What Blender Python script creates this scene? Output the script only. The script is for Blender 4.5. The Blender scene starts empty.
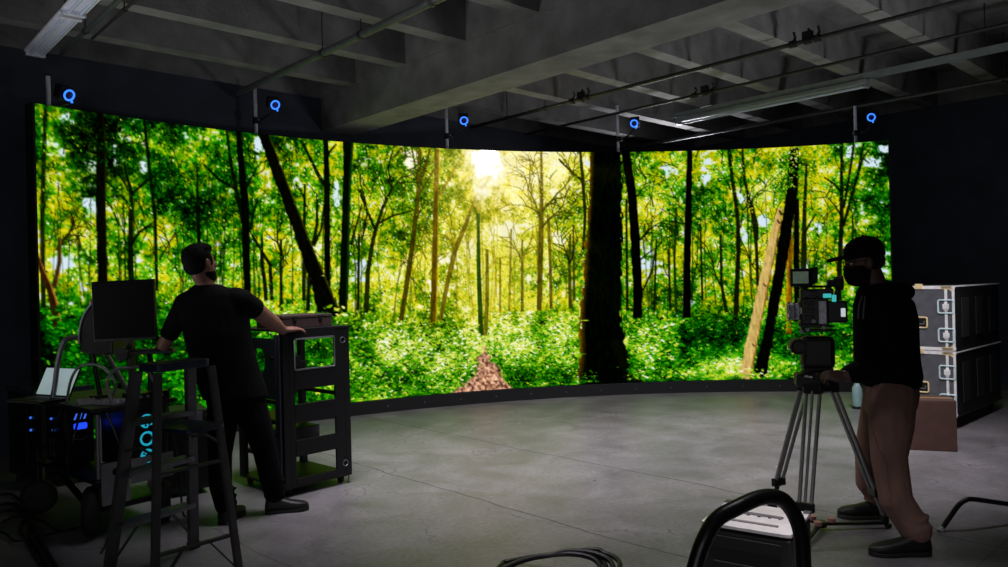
import bpy, bmesh, math, random
import numpy as np
from mathutils import Vector, Matrix

scene = bpy.context.scene
COL = scene.collection
random.seed(5)
V = Vector
# ---------------------------------------------------------------- the forest picture shown on the LED wall
FOC, ROLL, CAMH = 757.0, 0.0245, 1.5
WX, WY, WR = 2.357, 2.084, 7.933            # axis and radius of the curved wall
WA0, WA1 = -54.57, 18.77                     # end angles (deg, from +y towards +x)
WZ0, WZ1 = 0.158, 3.194
def px_dir(px, py):
    x = (np.asarray(px, float) - 504) / FOC; y = -(np.asarray(py, float) - 283.5) / FOC
    c, s = math.cos(ROLL), math.sin(ROLL)
    return c * x + s * y, -s * x + c * y     # X/Y, Z/Y
def px_uv(px, py):
    dx, dz = px_dir(px, py)
    a = dx * dx + 1; b = -2 * (dx * WX + WY); c = WX * WX + WY * WY - WR * WR
    t = (-b + np.sqrt(np.maximum(b * b - 4 * a * c, 0))) / (2 * a)
    ang = np.degrees(np.arctan2(dx * t - WX, t - WY))
    return (ang - WA0) / (WA1 - WA0), (dz * t + CAMH - WZ0) / (WZ1 - WZ0)

def forest(W=1000, H=300, SS=2):
    """paints the picture in the wall's own coordinates; returns H x W x 3, row 0 at the bottom, display values 0..1 (the sun above 1)"""
    rng = np.random.default_rng(11)
    w, h = W * SS, H * SS
    # photo-like layout coordinates of every canvas pixel (a table the layout is looked up in)
    uu, vv = np.meshgrid((np.arange(w) + .5) / w, (np.arange(h) + .5) / h)
    ang = np.radians(WA0 + uu * (WA1 - WA0))
    X = WX + WR * np.sin(ang); Y = WY + WR * np.cos(ang); Z = WZ0 + vv * (WZ1 - WZ0) - CAMH
    c, s = math.cos(ROLL), math.sin(ROLL)
    xr, yr = X / Y, Z / Y
    PX = 504 + FOC * (c * xr - s * yr); PY = 283.5 - FOC * (s * xr + c * yr)
    del X, Y, Z, xr, yr, ang
    def noise(nx, ny):
        g = rng.random((ny + 3, nx + 3))
        x = uu * nx; y = vv * ny
        i = x.astype(int); j = y.astype(int); fx = x - i; fy = y - j
        fx = fx * fx * (3 - 2 * fx); fy = fy * fy * (3 - 2 * fy)
        return ((g[j, i] * (1 - fx) + g[j, i + 1] * fx) * (1 - fy) + (g[j + 1, i] * (1 - fx) + g[j + 1, i + 1] * fx) * fy) - .5
    gx = np.array([30, 60, 100, 150, 200, 245, 290, 340, 385, 430, 460, 487, 520, 560, 600, 650, 690, 730, 770, 810, 850, 895.])
    gy = np.array([100, 135, 170, 205, 240, 275, 305, 330, 355, 380, 410.])
    # b: brightness 0..9 on the palette, g: warmth 0..9
    BR = ["2313334343569975434453 4".replace(" ", "")[:22],
          "3413334543579965434543",
          "3423334545579965445543",
          "4543344556678865545544",
          "4654455667777765556544",
          "4755566777777765555544",
          "3334455667776654444444",
          "2333334455555554333333",
          "1222233555556654343444",
          "1122222444444443344444",
          "1122222444454433444444"]
    WM = ["1211112234688863222221",
          "1321122234688863223321",
          "2321222345688863223321",
          "2322223445788753223321",
          "3332223456776543333321",
          "3342233456766543333321",
          "1111223456665432222211",
          "0001112345544332111111",
          "0000001344433332111122",
          "0000001333333322233322",
          "0000001333333322333322"]
    def grid(rows):
        G = np.array([[int(ch) for ch in r] for r in rows], float)
        fi = np.interp(PX, gx, np.arange(len(gx))); fj = np.interp(PY, gy, np.arange(len(gy)))
        i = np.minimum(fi.astype(int), len(gx) - 2); j = np.minimum(fj.astype(int), len(gy) - 2); a = fi - i; b = fj - j
        return (G[j, i] * (1 - a) + G[j, i + 1] * a) * (1 - b) + (G[j + 1, i] * (1 - a) + G[j + 1, i + 1] * a) * b
    B = grid(BR) / 9.; Wm = grid(WM) / 9.
    Wm = Wm * (1 - .15 * np.clip((PY - 322) / 10, 0, 1))
    def blob(x, y, rx, ry): return np.exp(-((PX - x) / rx) ** 2 - ((PY - y) / ry) ** 2)
    # dark crowns, bright crowns and gaps of sky
    for x, y, rx, ry, k in [(100, 160, 32, 40, -.16), (85, 190, 18, 14, -.16), (172, 135, 16, 14, -.2), (212, 205, 20, 16, -.2), (282, 160, 16, 24, -.2), (400, 235, 20, 20, -.22),
                            (575, 200, 12, 40, -.2), (695, 205, 18, 20, -.22), (762, 165, 20, 16, -.14), (806, 175, 14, 30, -.16), (880, 190, 12, 36, -.14), (720, 315, 30, 14, -.18),
                            (720, 335, 40, 12, -.15), (350, 300, 12, 40, -.2), (365, 350, 14, 10, -.18), (90, 300, 60, 14, -.1), (655, 290, 40, 14, -.14), (540, 378, 40, 9, -.15), (790, 345, 40, 8, -.1),
                            (50, 140, 6, 20, .18), (133, 140, 12, 10, .16), (125, 205, 25, 16, .14), (205, 170, 22, 30, .14), (263, 160, 5, 24, .22), (268, 200, 14, 20, .14), (315, 215, 14, 26, .14),
                            (720, 165, 22, 20, .18), (757, 190, 18, 22, .18), (672, 160, 9, 9, .2), (655, 200, 18, 12, .12), (835, 185, 18, 18, .12), (190, 265, 30, 22, .08), (750, 250, 30, 20, .06), (645, 345, 24, 18, .08), (660, 330, 24, 10, .08), (735, 366, 50, 9, .2), (830, 366, 30, 9, .2),
                            (440, 340, 44, 14, .07), (405, 372, 48, 20, .03), (520, 335, 30, 14, .06)]:
        B += k * blob(x, y, rx, ry)
    B += .05 * (1 - blob(490, 250, 120, 140))
    B += -.12 * blob(550, 230, 45, 75) - .08 * blob(425, 250, 45, 90) - .05 * blob(450, 365, 130, 40) + .07 * blob(700, 368, 90, 12) - .05 * blob(640, 340, 40, 40)
    SKY = np.zeros_like(B)
    for x, y, rx, ry, k in [(62, 262, 12, 10, 1.1), (90, 205, 10, 14, .8), (116, 160, 6, 10, .5), (68, 122, 7, 6, .5), (144, 165, 4, 12, .6), (262, 145, 5, 9, 1.), (258, 152, 3, 14, .8), (272, 195, 6, 8, .5), (337, 195, 5, 18, .9), (295, 180, 6, 8, .5),
                            (360, 270, 8, 14, .9), (365, 160, 8, 8, .4), (410, 160, 10, 14, .7), (448, 262, 10, 14, .8), (430, 285, 10, 8, .5), (508, 232, 16, 9, .9), (505, 228, 8, 5, .6), (560, 238, 6, 8, .8), (528, 280, 9, 7, .5), (650, 262, 14, 14, .95), (668, 172, 8, 7, .8), (705, 178, 7, 9, .8), (708, 160, 8, 8, .5), (740, 198, 4, 14, .8),
                            (764, 220, 6, 10, .9), (745, 240, 5, 8, .7), (870, 162, 12, 8, .9), (850, 150, 5, 10, .5), (884, 150, 8, 8, .8), (878, 262, 10, 18, .7), (818, 228, 8, 8, .5), (812, 270, 14, 10, .5), (690, 300, 5, 14, .3), (183, 272, 5, 8, .4), (270, 290, 10, 8, .35), (612, 250, 3, 40, .2)]:
        SKY += k * blob(x, y, rx, ry)
    n1 = noise(36, 11); n2 = noise(90, 28); n3 = noise(220, 70); n4 = noise(500, 150)
    ground = 1 / (1 + np.exp(-(PY - (318 + 14 * noise(40, 4))) / 5.))
    T = B + .34 * n1 + .38 * n2 + (.40 * n3 + .26 * n4) * (1 - .2 * ground)
    SK = np.clip((SKY + .7 * n2 + .9 * n3 + .35 * n4 - .36) * 3.0, 0, 1) * (1 - ground)
    # leaves: small dabs, each of one tone
    def dabs(n, lo, hi, amp, mask=None, flat=.6, arr=None, tries=None):
        A = T if arr is None else arr
        xs = rng.integers(6, w - 6, n); ys = rng.integers(6, h - 6, n)
        if mask is not None:
            keep = rng.random(n) < mask[ys, xs]; xs = xs[keep]; ys = ys[keep]; n = len(xs)
        rr = rng.uniform(lo, hi, n); th = rng.uniform(0, 3.14, n); tone = amp * rng.standard_normal(n)
        for k in range(n):
            r = rr[k]; q = int(r) + 1; x0, y0 = xs[k], ys[k]
            if x0 < q or y0 < q or x0 >= w - q or y0 >= h - q: continue
            yy, xx = OFF[q]
            cs, sn = math.cos(th[k]), math.sin(th[k])
            m = ((xx * cs + yy * sn) / r) ** 2 + ((yy * cs - xx * sn) / (r * flat)) ** 2 < 1
            v = A[y0 - q:y0 + q + 1, x0 - q:x0 + q + 1]
            v[m] = B[y0, x0] + tone[k] + .22 * n2[y0, x0]+ .25 * n1[y0, x0]
    OFF = {q: np.mgrid[-q:q + 1, -q:q + 1] for q in range(1, 14)}
    dabs(52000, 1.2, 3.1, .2, 1 - ground * .5)
    dabs(26000, 1.8, 5.2, .2, ground, .42)
    T = np.clip(T, 0, 1)
    cool = np.array([(0, 8, 2), (1, 30, 5), (4, 62, 10), (10, 96, 14), (38, 138, 20), (104, 180, 34), (190, 214, 60), (236, 240, 170), (248, 250, 238)], float) / 255
    warm = np.array([(12, 18, 0), (30, 38, 2), (58, 68, 4), (90, 98, 6), (128, 130, 12), (178, 168, 36), (226, 212, 104), (252, 242, 165), (255, 254, 238)], float) / 255
    ts = np.linspace(0, 1, 9)
    C = np.stack([np.interp(T, ts, cool[:, k]) * (1 - Wm) + np.interp(T, ts, warm[:, k]) * Wm for k in range(3)], 2)
    # yellow leaves among the green
    yl = np.clip((n1 * .8 + .9 * n3 + .7 * noise(140, 44) + .10) * 3, 0, 1) * (1 - ground) * np.clip(Wm * 4.4, 0, 1) * np.clip(1.25 - Wm, .3, 1) * np.clip(T * 1.6, 0, 1)
    C = C * (1 - .75 * yl[..., None]) + np.array([.86, .80, .06]) * (.35 + .75 * T[..., None]) * .75 * yl[..., None]
    # pale leaf tips in the thicket left of the path
    pale = ground * np.clip(blob(420, 360, 66, 36) + .5 * blob(505, 340, 36, 22), 0, 1) * np.clip((T - .5) * 4, 0, 1)
    C = C * (1 - .6 * pale[..., None]) + np.array([.84, .90, .64]) * .6 * pale[..., None]
    skyc = np.where((PX[..., None] > 400) & (PX[..., None] < 570), np.array([1., .99, .90]), np.array([.82, .90, .97]))
    C = C * (1 - SK[..., None]) + skyc * SK[..., None]
    # haze towards the sun
    hz = .30 * blob(500, 262, 60, 50)
    C = C * (1 - hz[..., None]) + np.array([.80, .78, .30]) * hz[..., None]
    def tocanvas(p):
        u, v = px_uv([q[0] for q in p], [q[1] for q in p])
        return np.stack([np.asarray(u) * w, np.asarray(v) * h], 1)
    bark = noise(700, 40)
    def stroke(pts, col, alpha=1., lit=None, litside=-1, litw=.3, rough=.25):
        """a tapering trunk through layout points (x, y, width)"""
        P = tocanvas(pts); q = [p[2] for p in pts]
        e = np.stack(px_uv([p[0] + 1 for p in pts], [p[1] for p in pts]), 1) * [w, h] - P
        wd = np.array(q) * np.abs(e[:, 0]) / 2
        for a in range(len(P) - 1):
            p0, p1 = P[a], P[a + 1]; m = max(wd[a], wd[a + 1]) + 2
            x0, x1 = int(max(0, min(p0[0], p1[0]) - m)), int(min(w, max(p0[0], p1[0]) + m + 1))
            y0, y1 = int(max(0, min(p0[1], p1[1]) - (1 if a else m))), int(min(h, max(p0[1], p1[1]) + 2))
            y0 = int(max(0, min(p0[1], p1[1]) - 1.5)) if abs(p1[1] - p0[1]) > abs(p1[0] - p0[0]) else int(max(0, min(p0[1], p1[1]) - m))
            y1 = min(h, y1 + (0 if abs(p1[1] - p0[1]) > abs(p1[0] - p0[0]) else int(m)))
            if x1 <= x0 or y1 <= y0: continue
            yy, xx = np.mgrid[y0:y1, x0:x1]
            d = p1 - p0; L = max(np.hypot(*d), 1e-6); d = d / L
            t = np.clip(((xx - p0[0]) * d[0] + (yy - p0[1]) * d[1]) / L, 0, 1)
            dist = (xx - p0[0]) * d[1] - (yy - p0[1]) * d[0]
            if d[1] > 0: dist = dist
            else: dist = -dist
            rad = wd[a] + (wd[a + 1] - wd[a]) * t
            rad = rad * (1 + .25 * bark[y0:y1, x0:x1])
            al = np.clip(rad - np.abs(dist) + .5, 0, 1) * alpha
            tt = ((xx - p0[0]) * d[0] + (yy - p0[1]) * d[1])
            al = al * ((tt > -1.5) & (tt < L + 1.5))
            cc = np.array(col) / 255 * np.ones(al.shape + (3,))
            if lit is not None:
                k = np.clip((dist * litside / np.maximum(rad, .5) - (1 - 2 * litw)) / .35, 0, 1)[..., None]
                cc = cc * (1 - k) + np.array(lit) / 255 * k
            cc = cc * (1 + rough * 2 * bark[y0:y1, x0:x1, None] + rough * n4[y0:y1, x0:x1, None])
            v = C[y0:y1, x0:x1]
            v[:] = v * (1 - al[..., None]) + cc * al[..., None]
    def branchy(x, y, dx, dy, wd, n, col, alpha):
        """a bough with twigs, drawn as short strokes"""
        pts = [(x, y, wd)]; L = math.hypot(dx, dy)
        for k in range(1, n + 1):
            a = rng.uniform(-.28, .28); cs, sn = math.cos(a), math.sin(a)
            dx, dy = dx * cs - dy * sn, dx * sn + dy * cs
            x += dx / n; y += dy / n; pts.append((x, y, max(wd * (1 - k / (n + 1)), .7)))
            if wd > 1.2 and rng.random() < .75 and L > 12:
                b = rng.choice([-1, 1]) * rng.uniform(.4, .9); q = rng.uniform(.4, .65)
                branchy(x, y, (dx * math.cos(b) - dy * math.sin(b)) * q, (dx * math.sin(b) + dy * math.cos(b)) * q, wd * .55, max(2, n - 1), col, alpha)
        stroke(pts, col, alpha)
    # far thin stems
    for k in range(110):
        x = rng.uniform(36, 890); top = rng.uniform(170, 270); bot = rng.uniform(296, 322); ln = rng.uniform(-8, 8)
        mid = math.exp(-((x - 480) / 110) ** 2)
        col = np.array((14, 34, 4)) * (1 - mid) + np.array((120, 112, 22)) * mid
        stroke([(x + ln, top, .8), (x + ln * .5 + rng.uniform(-2.5, 2.5), (top + bot) / 2, 1.3), (x + rng.uniform(-1, 1), bot, rng.uniform(1., 2.4))], col, rng.uniform(.3, .7))
        branchy(x + ln * .6, top + .35 * (bot - top), rng.uniform(-9, 9), -rng.uniform(16, 34), 1.3, 4, col, .6)
    dk = (12, 20, 4)
    dk2 = (20, 30, 6)
    ol = (66, 60, 8)
    thin = [([(46, 104, 4), (44, 160, 4.5), (42.5, 225, 5), (44, 320, 5)], dk2), ([(144, 116, 3), (149, 165, 3.4), (155, 215, 3.6), (157, 290, 3)], dk),
            ([(133, 305, 6), (131, 270, 6), (131, 220, 5), (131.5, 193, 4), (128, 180, 3), (124, 164, 2)], dk), ([(132, 194, 3), (142, 186, 2.5), (152, 178, 2)], dk), ([(130, 205, 2.5), (121, 196, 2), (108, 198, 1.4)], dk), ([(119, 225, 2), (112, 208, 2), (103, 196, 1.5)], dk), ([(151, 225, 2), (140, 232, 3), (131, 245, 3)], dk),
            ([(197, 165, 1.6), (198, 205, 3.4), (199, 240, 4), (198, 290, 4)], dk), ([(227, 131, 2.6), (231, 165, 3.2), (238, 198, 4), (244, 228, 4)], dk), ([(204, 165, 2), (219, 180, 2.6), (236, 190, 3)], dk), ([(258, 200, 1.5), (253, 215, 2.4), (250, 232, 3)], dk),
            ([(262, 238, 2), (262, 262, 4), (265, 285, 4), (266, 300, 4)], dk), ([(252, 235, 2), (270, 265, 3.4), (272, 300, 4)], dk), ([(281, 240, 2.4), (281, 310, 3)], dk), ([(305, 185, 2), (304, 230, 3), (304, 300, 4)], dk2), ([(317, 195, 2), (317, 225, 3), (313, 245, 4)], dk), ([(324, 205, 1.6), (321, 230, 2), (314, 246, 3)], dk), ([(296, 185, 2), (303, 195, 2), (306, 207, 2)], dk), ([(309, 275, 3), (308, 310, 4)], dk),
            ([(302, 142, 2.4), (313, 165, 3.2), (325, 188, 4)], dk), ([(336, 145, 2), (330, 152, 2), (327, 158, 3)], dk), ([(362, 205, 1.6), (355, 230, 2), (351, 245, 3)], dk2), ([(360, 190, 2), (367, 214, 2), (362, 240, 2)], dk2), ([(359, 235, 2), (358, 310, 3)], dk2),
            ([(366, 312, 5), (368, 270, 4.5), (372, 245, 4), (375, 232, 4), (382, 210, 3)], (26, 34, 6)), ([(375, 230, 3), (366, 208, 2.4), (358, 190, 1.5)], dk2), ([(381, 212, 3), (392, 190, 2), (388, 168, 1.6), (394, 146, 1.4)], dk2), ([(378, 224, 2.4), (393, 216, 2), (413, 211, 1.4)], dk2),
            ([(411, 145, 1.6), (416, 170, 2.4), (418, 185, 3)], ol), ([(430, 150, 2), (424, 170, 3), (419, 186, 3.4)], ol), ([(437, 165, 1.6), (428, 180, 2), (419, 195, 2.6)], ol), ([(420, 150, 3), (419, 182, 4), (416.5, 210, 4.4), (413, 240, 5), (408, 275, 5), (401, 320, 4.6)], ol),
            ([(462, 155, 1.4), (449, 180, 2.4), (439, 195, 3)], (110, 96, 20)), ([(425, 200, 1.6), (420, 212, 2), (414, 225, 3)], ol),
            ([(476, 196, 2.2), (466, 224, 4), (455, 250, 5), (447, 285, 4.4), (440, 320, 4)], (98, 88, 22)), ([(478, 212, 3), (478.5, 270, 4), (481, 335, 5)], (34, 62, 14)), ([(487, 250, 3), (487, 300, 4), (485, 335, 4.6)], (98, 96, 22)),
            ([(541, 150, 2.2), (541.5, 190, 3.4), (541, 225, 5), (540, 270, 5.4), (539, 310, 5)], (84, 76, 22)), ([(548, 215, 3), (550, 260, 3), (551, 308, 3.4)], (92, 84, 28)), ([(522, 240, 1.6), (522, 262, 2.6), (522, 312, 3)], (100, 92, 34)), ([(500, 258, 2), (500, 315, 2.4)], (120, 110, 34)), ([(511, 230, 2), (509, 312, 2.4)], (126, 118, 40)),
            ([(570, 235, 2), (569, 262, 3), (570, 308, 3.6)], (60, 62, 16)), ([(573, 225, 1.6), (574, 300, 2.6)], (60, 62, 16)), ([(559, 160, 1.6), (571, 172, 2.4), (582, 181, 3)], (30, 34, 6)), ([(580, 152, 2.4), (582.5, 180, 3.4), (585, 215, 3), (583, 250, 2.6)], (28, 34, 6)), ([(585, 260, 2), (586, 300, 3)], (50, 60, 14)),
            ([(618, 235, 2), (620, 310, 3)], dk2), ([(626, 200, 2), (627, 310, 3)], dk2), ([(656, 240, 1.6), (654, 310, 2.4)], dk2), ([(676, 208, 2), (674, 262, 2.4), (676, 312, 3)], (30, 50, 14)), ([(668, 250, 2), (670, 310, 2.4)], dk2), ([(643, 290, 2), (652, 270, 2), (655, 250, 1.4)], dk2),
            ([(728, 150, 3), (732, 180, 3.6), (737, 215, 4), (738, 250, 4.4), (736, 300, 5), (735, 320, 5)], (20, 22, 8)), ([(742, 150, 2), (744, 180, 3), (750, 205, 3.6), (754, 225, 4), (756, 250, 3.4), (758, 300, 3)], (24, 26, 10)), ([(752, 205, 2), (757, 225, 2), (757, 240, 2)], dk2), ([(720, 235, 2), (721, 285, 3), (726, 312, 3.4)], dk2), ([(700, 225, 1.6), (702, 300, 2.4)], dk2),
            ([(841, 144, 3), (841, 190, 3.4), (841, 222, 4.4), (839, 270, 5), (838, 318, 5)], dk), ([(853, 146, 2.4), (849, 175, 2.6), (843, 208, 3)], dk), ([(863, 144, 2), (857, 175, 2.6), (850, 200, 3), (843, 226, 3)], dk), ([(868, 150, 1.6), (862, 160, 1.8), (856, 182, 2)], dk), ([(824, 178, 1.4), (833, 184, 2), (840, 192, 2.4)], dk), ([(806, 165, 2), (804, 210, 4), (803, 270, 6), (803, 318, 6)], dk2), ([(852, 215, 1.6), (852, 260, 2.4)], dk2), ([(815, 215, 1.6), (808, 226, 2), (804, 235, 2.4)], dk2)]
    for pts, col in thin: stroke(pts, col, .92)
    for x, y, dx, dy, wd, n, col in [(60, 260, -2, -34, 4, 5, (40, 40, 10)), (57, 250, 16, -26, 3, 5, (40, 40, 10)), (128, 190, -16, -34, 2.4, 5, dk), (150, 180, 18, -14, 2.2, 4, dk), (101, 150, -16, -24, 3, 5, dk), (102, 160, 18, -30, 3, 5, dk), (199, 215, -14, -30, 2, 4, dk), (246, 190, 16, -34, 2.4, 5, dk),
                                     (280, 250, -12, -36, 2, 5, dk), (310, 270, 10, -44, 2, 5, dk), (382, 208, 10, -42, 2.6, 6, dk2), (366, 205, -6, -36, 2, 5, dk2), (418, 180, 14, -30, 2.2, 5, ol), (541, 220, -20, -46, 3, 6, (80, 76, 16)), (542, 212, 22, -42, 3, 6, (64, 64, 12)), (541, 195, -14, -36, 2.4, 6, (100, 92, 20)), (542, 228, 30, -22, 2.4, 5, (64, 64, 12)), (522, 262, -10, -24, 2, 4, (110, 104, 36)), (522, 262, 10, -26, 2, 4, (110, 104, 36)),
                                     (455, 250, -10, -40, 2, 5, (130, 116, 26)), (569, 262, -8, -26, 2, 5, dk2), (569, 264, 8, -26, 2, 5, dk2), (640, 240, 20, -26, 2.2, 5, dk), (640, 260, 16, -22, 2, 5, dk), (634, 200, 16, -16, 2, 5, dk2), (730, 190, -12, -22, 1.8, 4, dk2), (750, 205, 12, -26, 2, 5, dk2), (840, 215, -14, -24, 2, 5, dk), (686, 240, 12, -24, 1.8, 4, dk2), (720, 285, -10, -40, 2, 5, dk2), (160, 260, 10, -30, 1.8, 5, dk2), (345, 250, 20, -30, 2, 5, dk2), (478, 213, 12, -20, 2, 4, (150, 130, 40)), (476, 198, 6, -24, 1.6, 4, (180, 150, 60))]:
        branchy(x, y, dx, dy, wd, n, col, .85)
    # leaves in front of the stems
    Tn = np.clip(B + .34 * n1 + .3 * n2, 0, 1)
    def over(n, lo, hi, amp, x0, x1, y0, y1, bias=0., flat=.6, aspect=0.):
        xs = rng.uniform(x0, x1, n); ys = rng.uniform(y0, y1, n)
        u, v = px_uv(xs, ys); cx = (u * w).astype(int); cy = (v * h).astype(int)
        rr = rng.uniform(lo, hi, n); th = rng.uniform(0, 3.14, n) if not aspect else rng.uniform(-aspect, aspect, n); tone = amp * rng.standard_normal(n) + bias
        for k in range(n):
            r = rr[k]; q = int(r) + 1; a, b = cx[k], cy[k]
            if a < q or b < q or a >= w - q or b >= h - q: continue
            yy, xx = OFF[q]; cs, sn = math.cos(th[k]), math.sin(th[k])
            m = ((xx * cs + yy * sn) / r) ** 2 + ((yy * cs - xx * sn) / (r * flat)) ** 2 < 1
            t = min(max(Tn[b, a] + tone[k], 0), 1); g = Wm[b, a]
            col = [np.interp(t, ts, cool[:, i]) * (1 - g) + np.interp(t, ts, warm[:, i]) * g for i in range(3)]
            C[b - q:b + q + 1, a - q:a + q + 1][m] = col
    over(3000, 1.1, 2.6, .12, 36, 580, 106, 215, -.08)
    over(1300, 1.1, 2.6, .12, 640, 890, 140, 215, -.06)
    over(300, 1.2, 2.4, .1, 150, 330, 215, 300, -.16)
    for k in range(170):
        x = rng.uniform(40, 885)
        if 455 < x < 520: continue
        md = math.exp(-((x - 480) / 90) ** 2); cl = np.array((8, 22, 4)) * (1 - md) + np.array((96, 84, 12)) * md
        branchy(x, rng.uniform(150, 285), rng.uniform(-16, 16), -rng.uniform(8, 30), rng.uniform(.9, 1.7), 4, cl, .7)
    # the main trunks
    stroke([(36, 252, 4), (42, 270, 5), (49, 286, 6.5), (54, 303, 8), (58, 326, 9)], (52, 34, 14), 1, (150, 106, 54), 1, .3)
    stroke([(60, 238, 3), (60, 262, 4), (55, 286, 6)], (60, 48, 20), 1, (140, 110, 60), 1, .3)
    stroke([(101, 112, 6), (101.5, 150, 9), (101, 195, 10), (103, 284, 10), (104, 306, 9)], (14, 16, 6), 1, (46, 40, 16), 1, .18)
    stroke([(238, 128, 5), (241, 160, 6.5), (245, 205, 8), (247, 274, 7.5), (248, 305, 7)], (10, 14, 4), 1)
    stroke([(325.5, 138, 5), (327, 185, 6), (327, 250, 6), (328, 300, 6)], (12, 16, 4), 1)
    stroke([(348.5, 140, 10.5), (347, 180, 8), (345.5, 230, 8.4), (343, 312, 9.4)], (10, 18, 6), 1, (20, 60, 20), 1, .3)
    stroke([(262, 130, 11), (275, 165, 11.5), (290, 205, 12), (303, 240, 13), (317, 277, 16), (331, 318, 24)], (13, 14, 5), 1, (88, 96, 12), 1, .16)
    stroke([(437, 150, 5), (436, 200, 5), (434.5, 270, 6), (433, 326, 6.4)], (88, 74, 12), 1, (150, 126, 30), 1, .25)
    stroke([(625, 151, 9), (631, 190, 9), (635, 240, 9.4), (637.5, 290, 9.6), (637, 324, 9)], (9, 9, 5), 1)
    stroke([(689.5, 149, 5.4), (688, 200, 6.4), (687, 250, 7.4), (686, 318, 8)], (10, 10, 6), 1, (100, 100, 80), -1, .13)
    stroke([(789, 235, 6), (789, 280, 6.4), (788, 334, 6)], (120, 88, 16), 1, (170, 130, 30), -1, .4)
    stroke([(796, 200, 5), (796, 262, 6), (797, 316, 6)], (12, 16, 4), 1)
    stroke([(794, 149, 9), (792, 190, 11), (785, 235, 12), (777, 285, 11), (767, 340, 10), (759, 376, 14)], (12, 12, 6), 1)
    stroke([(780, 209, 5), (775, 230, 8.5), (766, 272, 10), (755.5, 322, 11), (744, 378, 13)], (196, 166, 108), 1, (120, 86, 40), 1, .2, .14)
    for x, y, r in [(780, 213, 2), (778, 222, 1.6), (764, 285, 1.2), (753, 345, 1)]:
        stroke([(x - 1, y - r, r), (x + 1, y + r, r * 1.4)], (40, 30, 12), .8)
    stroke([(605.5, 150, 31), (605, 200, 33), (603, 260, 37), (600.5, 320, 41), (603, 352, 46), (605, 368, 56), (606, 378, 64), (608, 387, 80)], (8, 12, 4), 1, (112, 84, 10), -1, .15, .5)
    stroke([(616, 340, 12), (626, 366, 14), (637, 386, 14)], (14, 16, 4), 1)
    over(300, 2, 4, .12, 60, 140, 112, 165, -.1)
    over(220, 1.5, 3, .16, 776, 800, 146, 190, .05)
    over(3000, 2.2, 6, .18, 340, 480, 322, 404, .02, .38, .6)
    over(2000, 2, 5.5, .17, 494, 578, 312, 390, .0, .4, .6)
    over(1800, 2.2, 6.5, .18, 628, 700, 318, 380, .03, .38, .6)
    over(700, 2, 6, .13, 690, 742, 315, 382, 0, .36, .5); over(700, 2, 6, .13, 776, 890, 315, 382, 0, .36, .5)
    over(1500, 2.5, 7, .12, 36, 345, 305, 405, 0, .4, .6)
    over(40, 2, 4.5, .1, 574, 598, 370, 384, .08, .35, .4)
    over(50, 3, 6, .1, 738, 772, 368, 380, .2, .35, .4)
    # the path
    u0 = np.interp(PY, [346, 352, 362, 376, 388, 398], [483, 481, 478, 470, 456, 445]); u1 = np.interp(PY, [346, 352, 362, 376, 388, 398], [488, 490, 494, 502, 513, 520])
    e = 6 * noise(260, 80) + 5 * noise(90, 30)
    pm = np.clip((PX - u0 + e) / 2.5, 0, 1) * np.clip((u1 - PX + e) / 2.5, 0, 1) * np.clip((PY - 345) / 3, 0, 1)
    pc = np.array([.62, .46, .38]) * (1.0 + 1.1 * noise(420, 140)[..., None] + .6 * n3[..., None]) * np.array([1, 1 + .0, 1.]) + .35 * np.clip(noise(600, 200), 0, 1)[..., None]
    C = C * (1 - pm[..., None]) + np.clip(pc, .05, 1) * pm[..., None]
    # sun: glow and shafts
    dx, dy = PX - 487, PY - 168; r = np.hypot(dx, dy); a = np.arctan2(dy, dx)
    rays = np.clip(np.sin(a * 9 + 1.) * .5 + np.sin(a * 23 + .4) * .35 + np.sin(a * 41) * .2 + .25, 0, 1) * np.exp(-r / 75) * (dy > -30)
    gl = np.exp(-(r / 46) ** 2)[..., None]
    C = C * (1 - gl * .45) + np.array([1., .88, .36]) * gl * .45
    C = C + np.array([.40, .34, .10]) * rays[..., None] * .4
    core = np.clip(np.exp(-((PX - 488) / 20) ** 2 - ((PY - 160) / 24) ** 2) * 1.35 + .55 * np.exp(-((PX - 482) / 9) ** 2 - ((PY - 194) / 12) ** 2) + (.5 * n2 + .55 * n3 + .3 * n4) * np.exp(-(r / 48) ** 2), 0, 1.)[..., None]
    C = C * (1 - core) + np.array([1., .985, .87]) * core
    core2 = np.exp(-((PX - 487) / 10) ** 2 - ((PY - 162) / 11) ** 2)[..., None]
    C = np.clip(C, 0, 1)
    C = C * (1 - .02 * np.clip((PX - 600) / 60, 0, 1))[..., None]
    lum = (C @ np.array([.3, .59, .11]))[..., None]
    keep = np.clip(1.2 - r / 90, 0, 1)[..., None]
    D = lum + (C - lum) * 1.08
    D = D + .34 * (D - .40) * (1 - np.clip(np.abs(D - .45) * 1.9, 0, 1)) - .012
    C = np.clip(D * (1 - .8 * keep) + C * .8 * keep, 0, 1)
    C = C.reshape(H, SS, W, SS, 3).mean((1, 3))
    return C, core2.reshape(H, SS, W, SS).mean((1, 3))

# ---------------------------------------------------------------- measuring: camera rays to points in the room
def P(px, py, depth):
    """point at a distance in front of the camera (along +y)"""
    a, b = px_dir(px, py)
    return V((float(a) * depth, depth, CAMH + float(b) * depth))
def G(px, py, z=0.0):
    """point where the ray meets a level plane"""
    a, b = px_dir(px, py); t = (z - CAMH) / float(b)
    return V((float(a) * t, t, z))
AZ = math.radians(47)
D1 = V((math.sin(AZ), math.cos(AZ), 0)); D2 = V((-math.cos(AZ), math.sin(AZ), 0)); UP = V((0, 0, 1))
def room(t, s, z=0.0): return D1 * t + D2 * s + UP * z
RM = Matrix((D1, D2, UP)).transposed()            # columns: the directions of the room's walls

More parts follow.
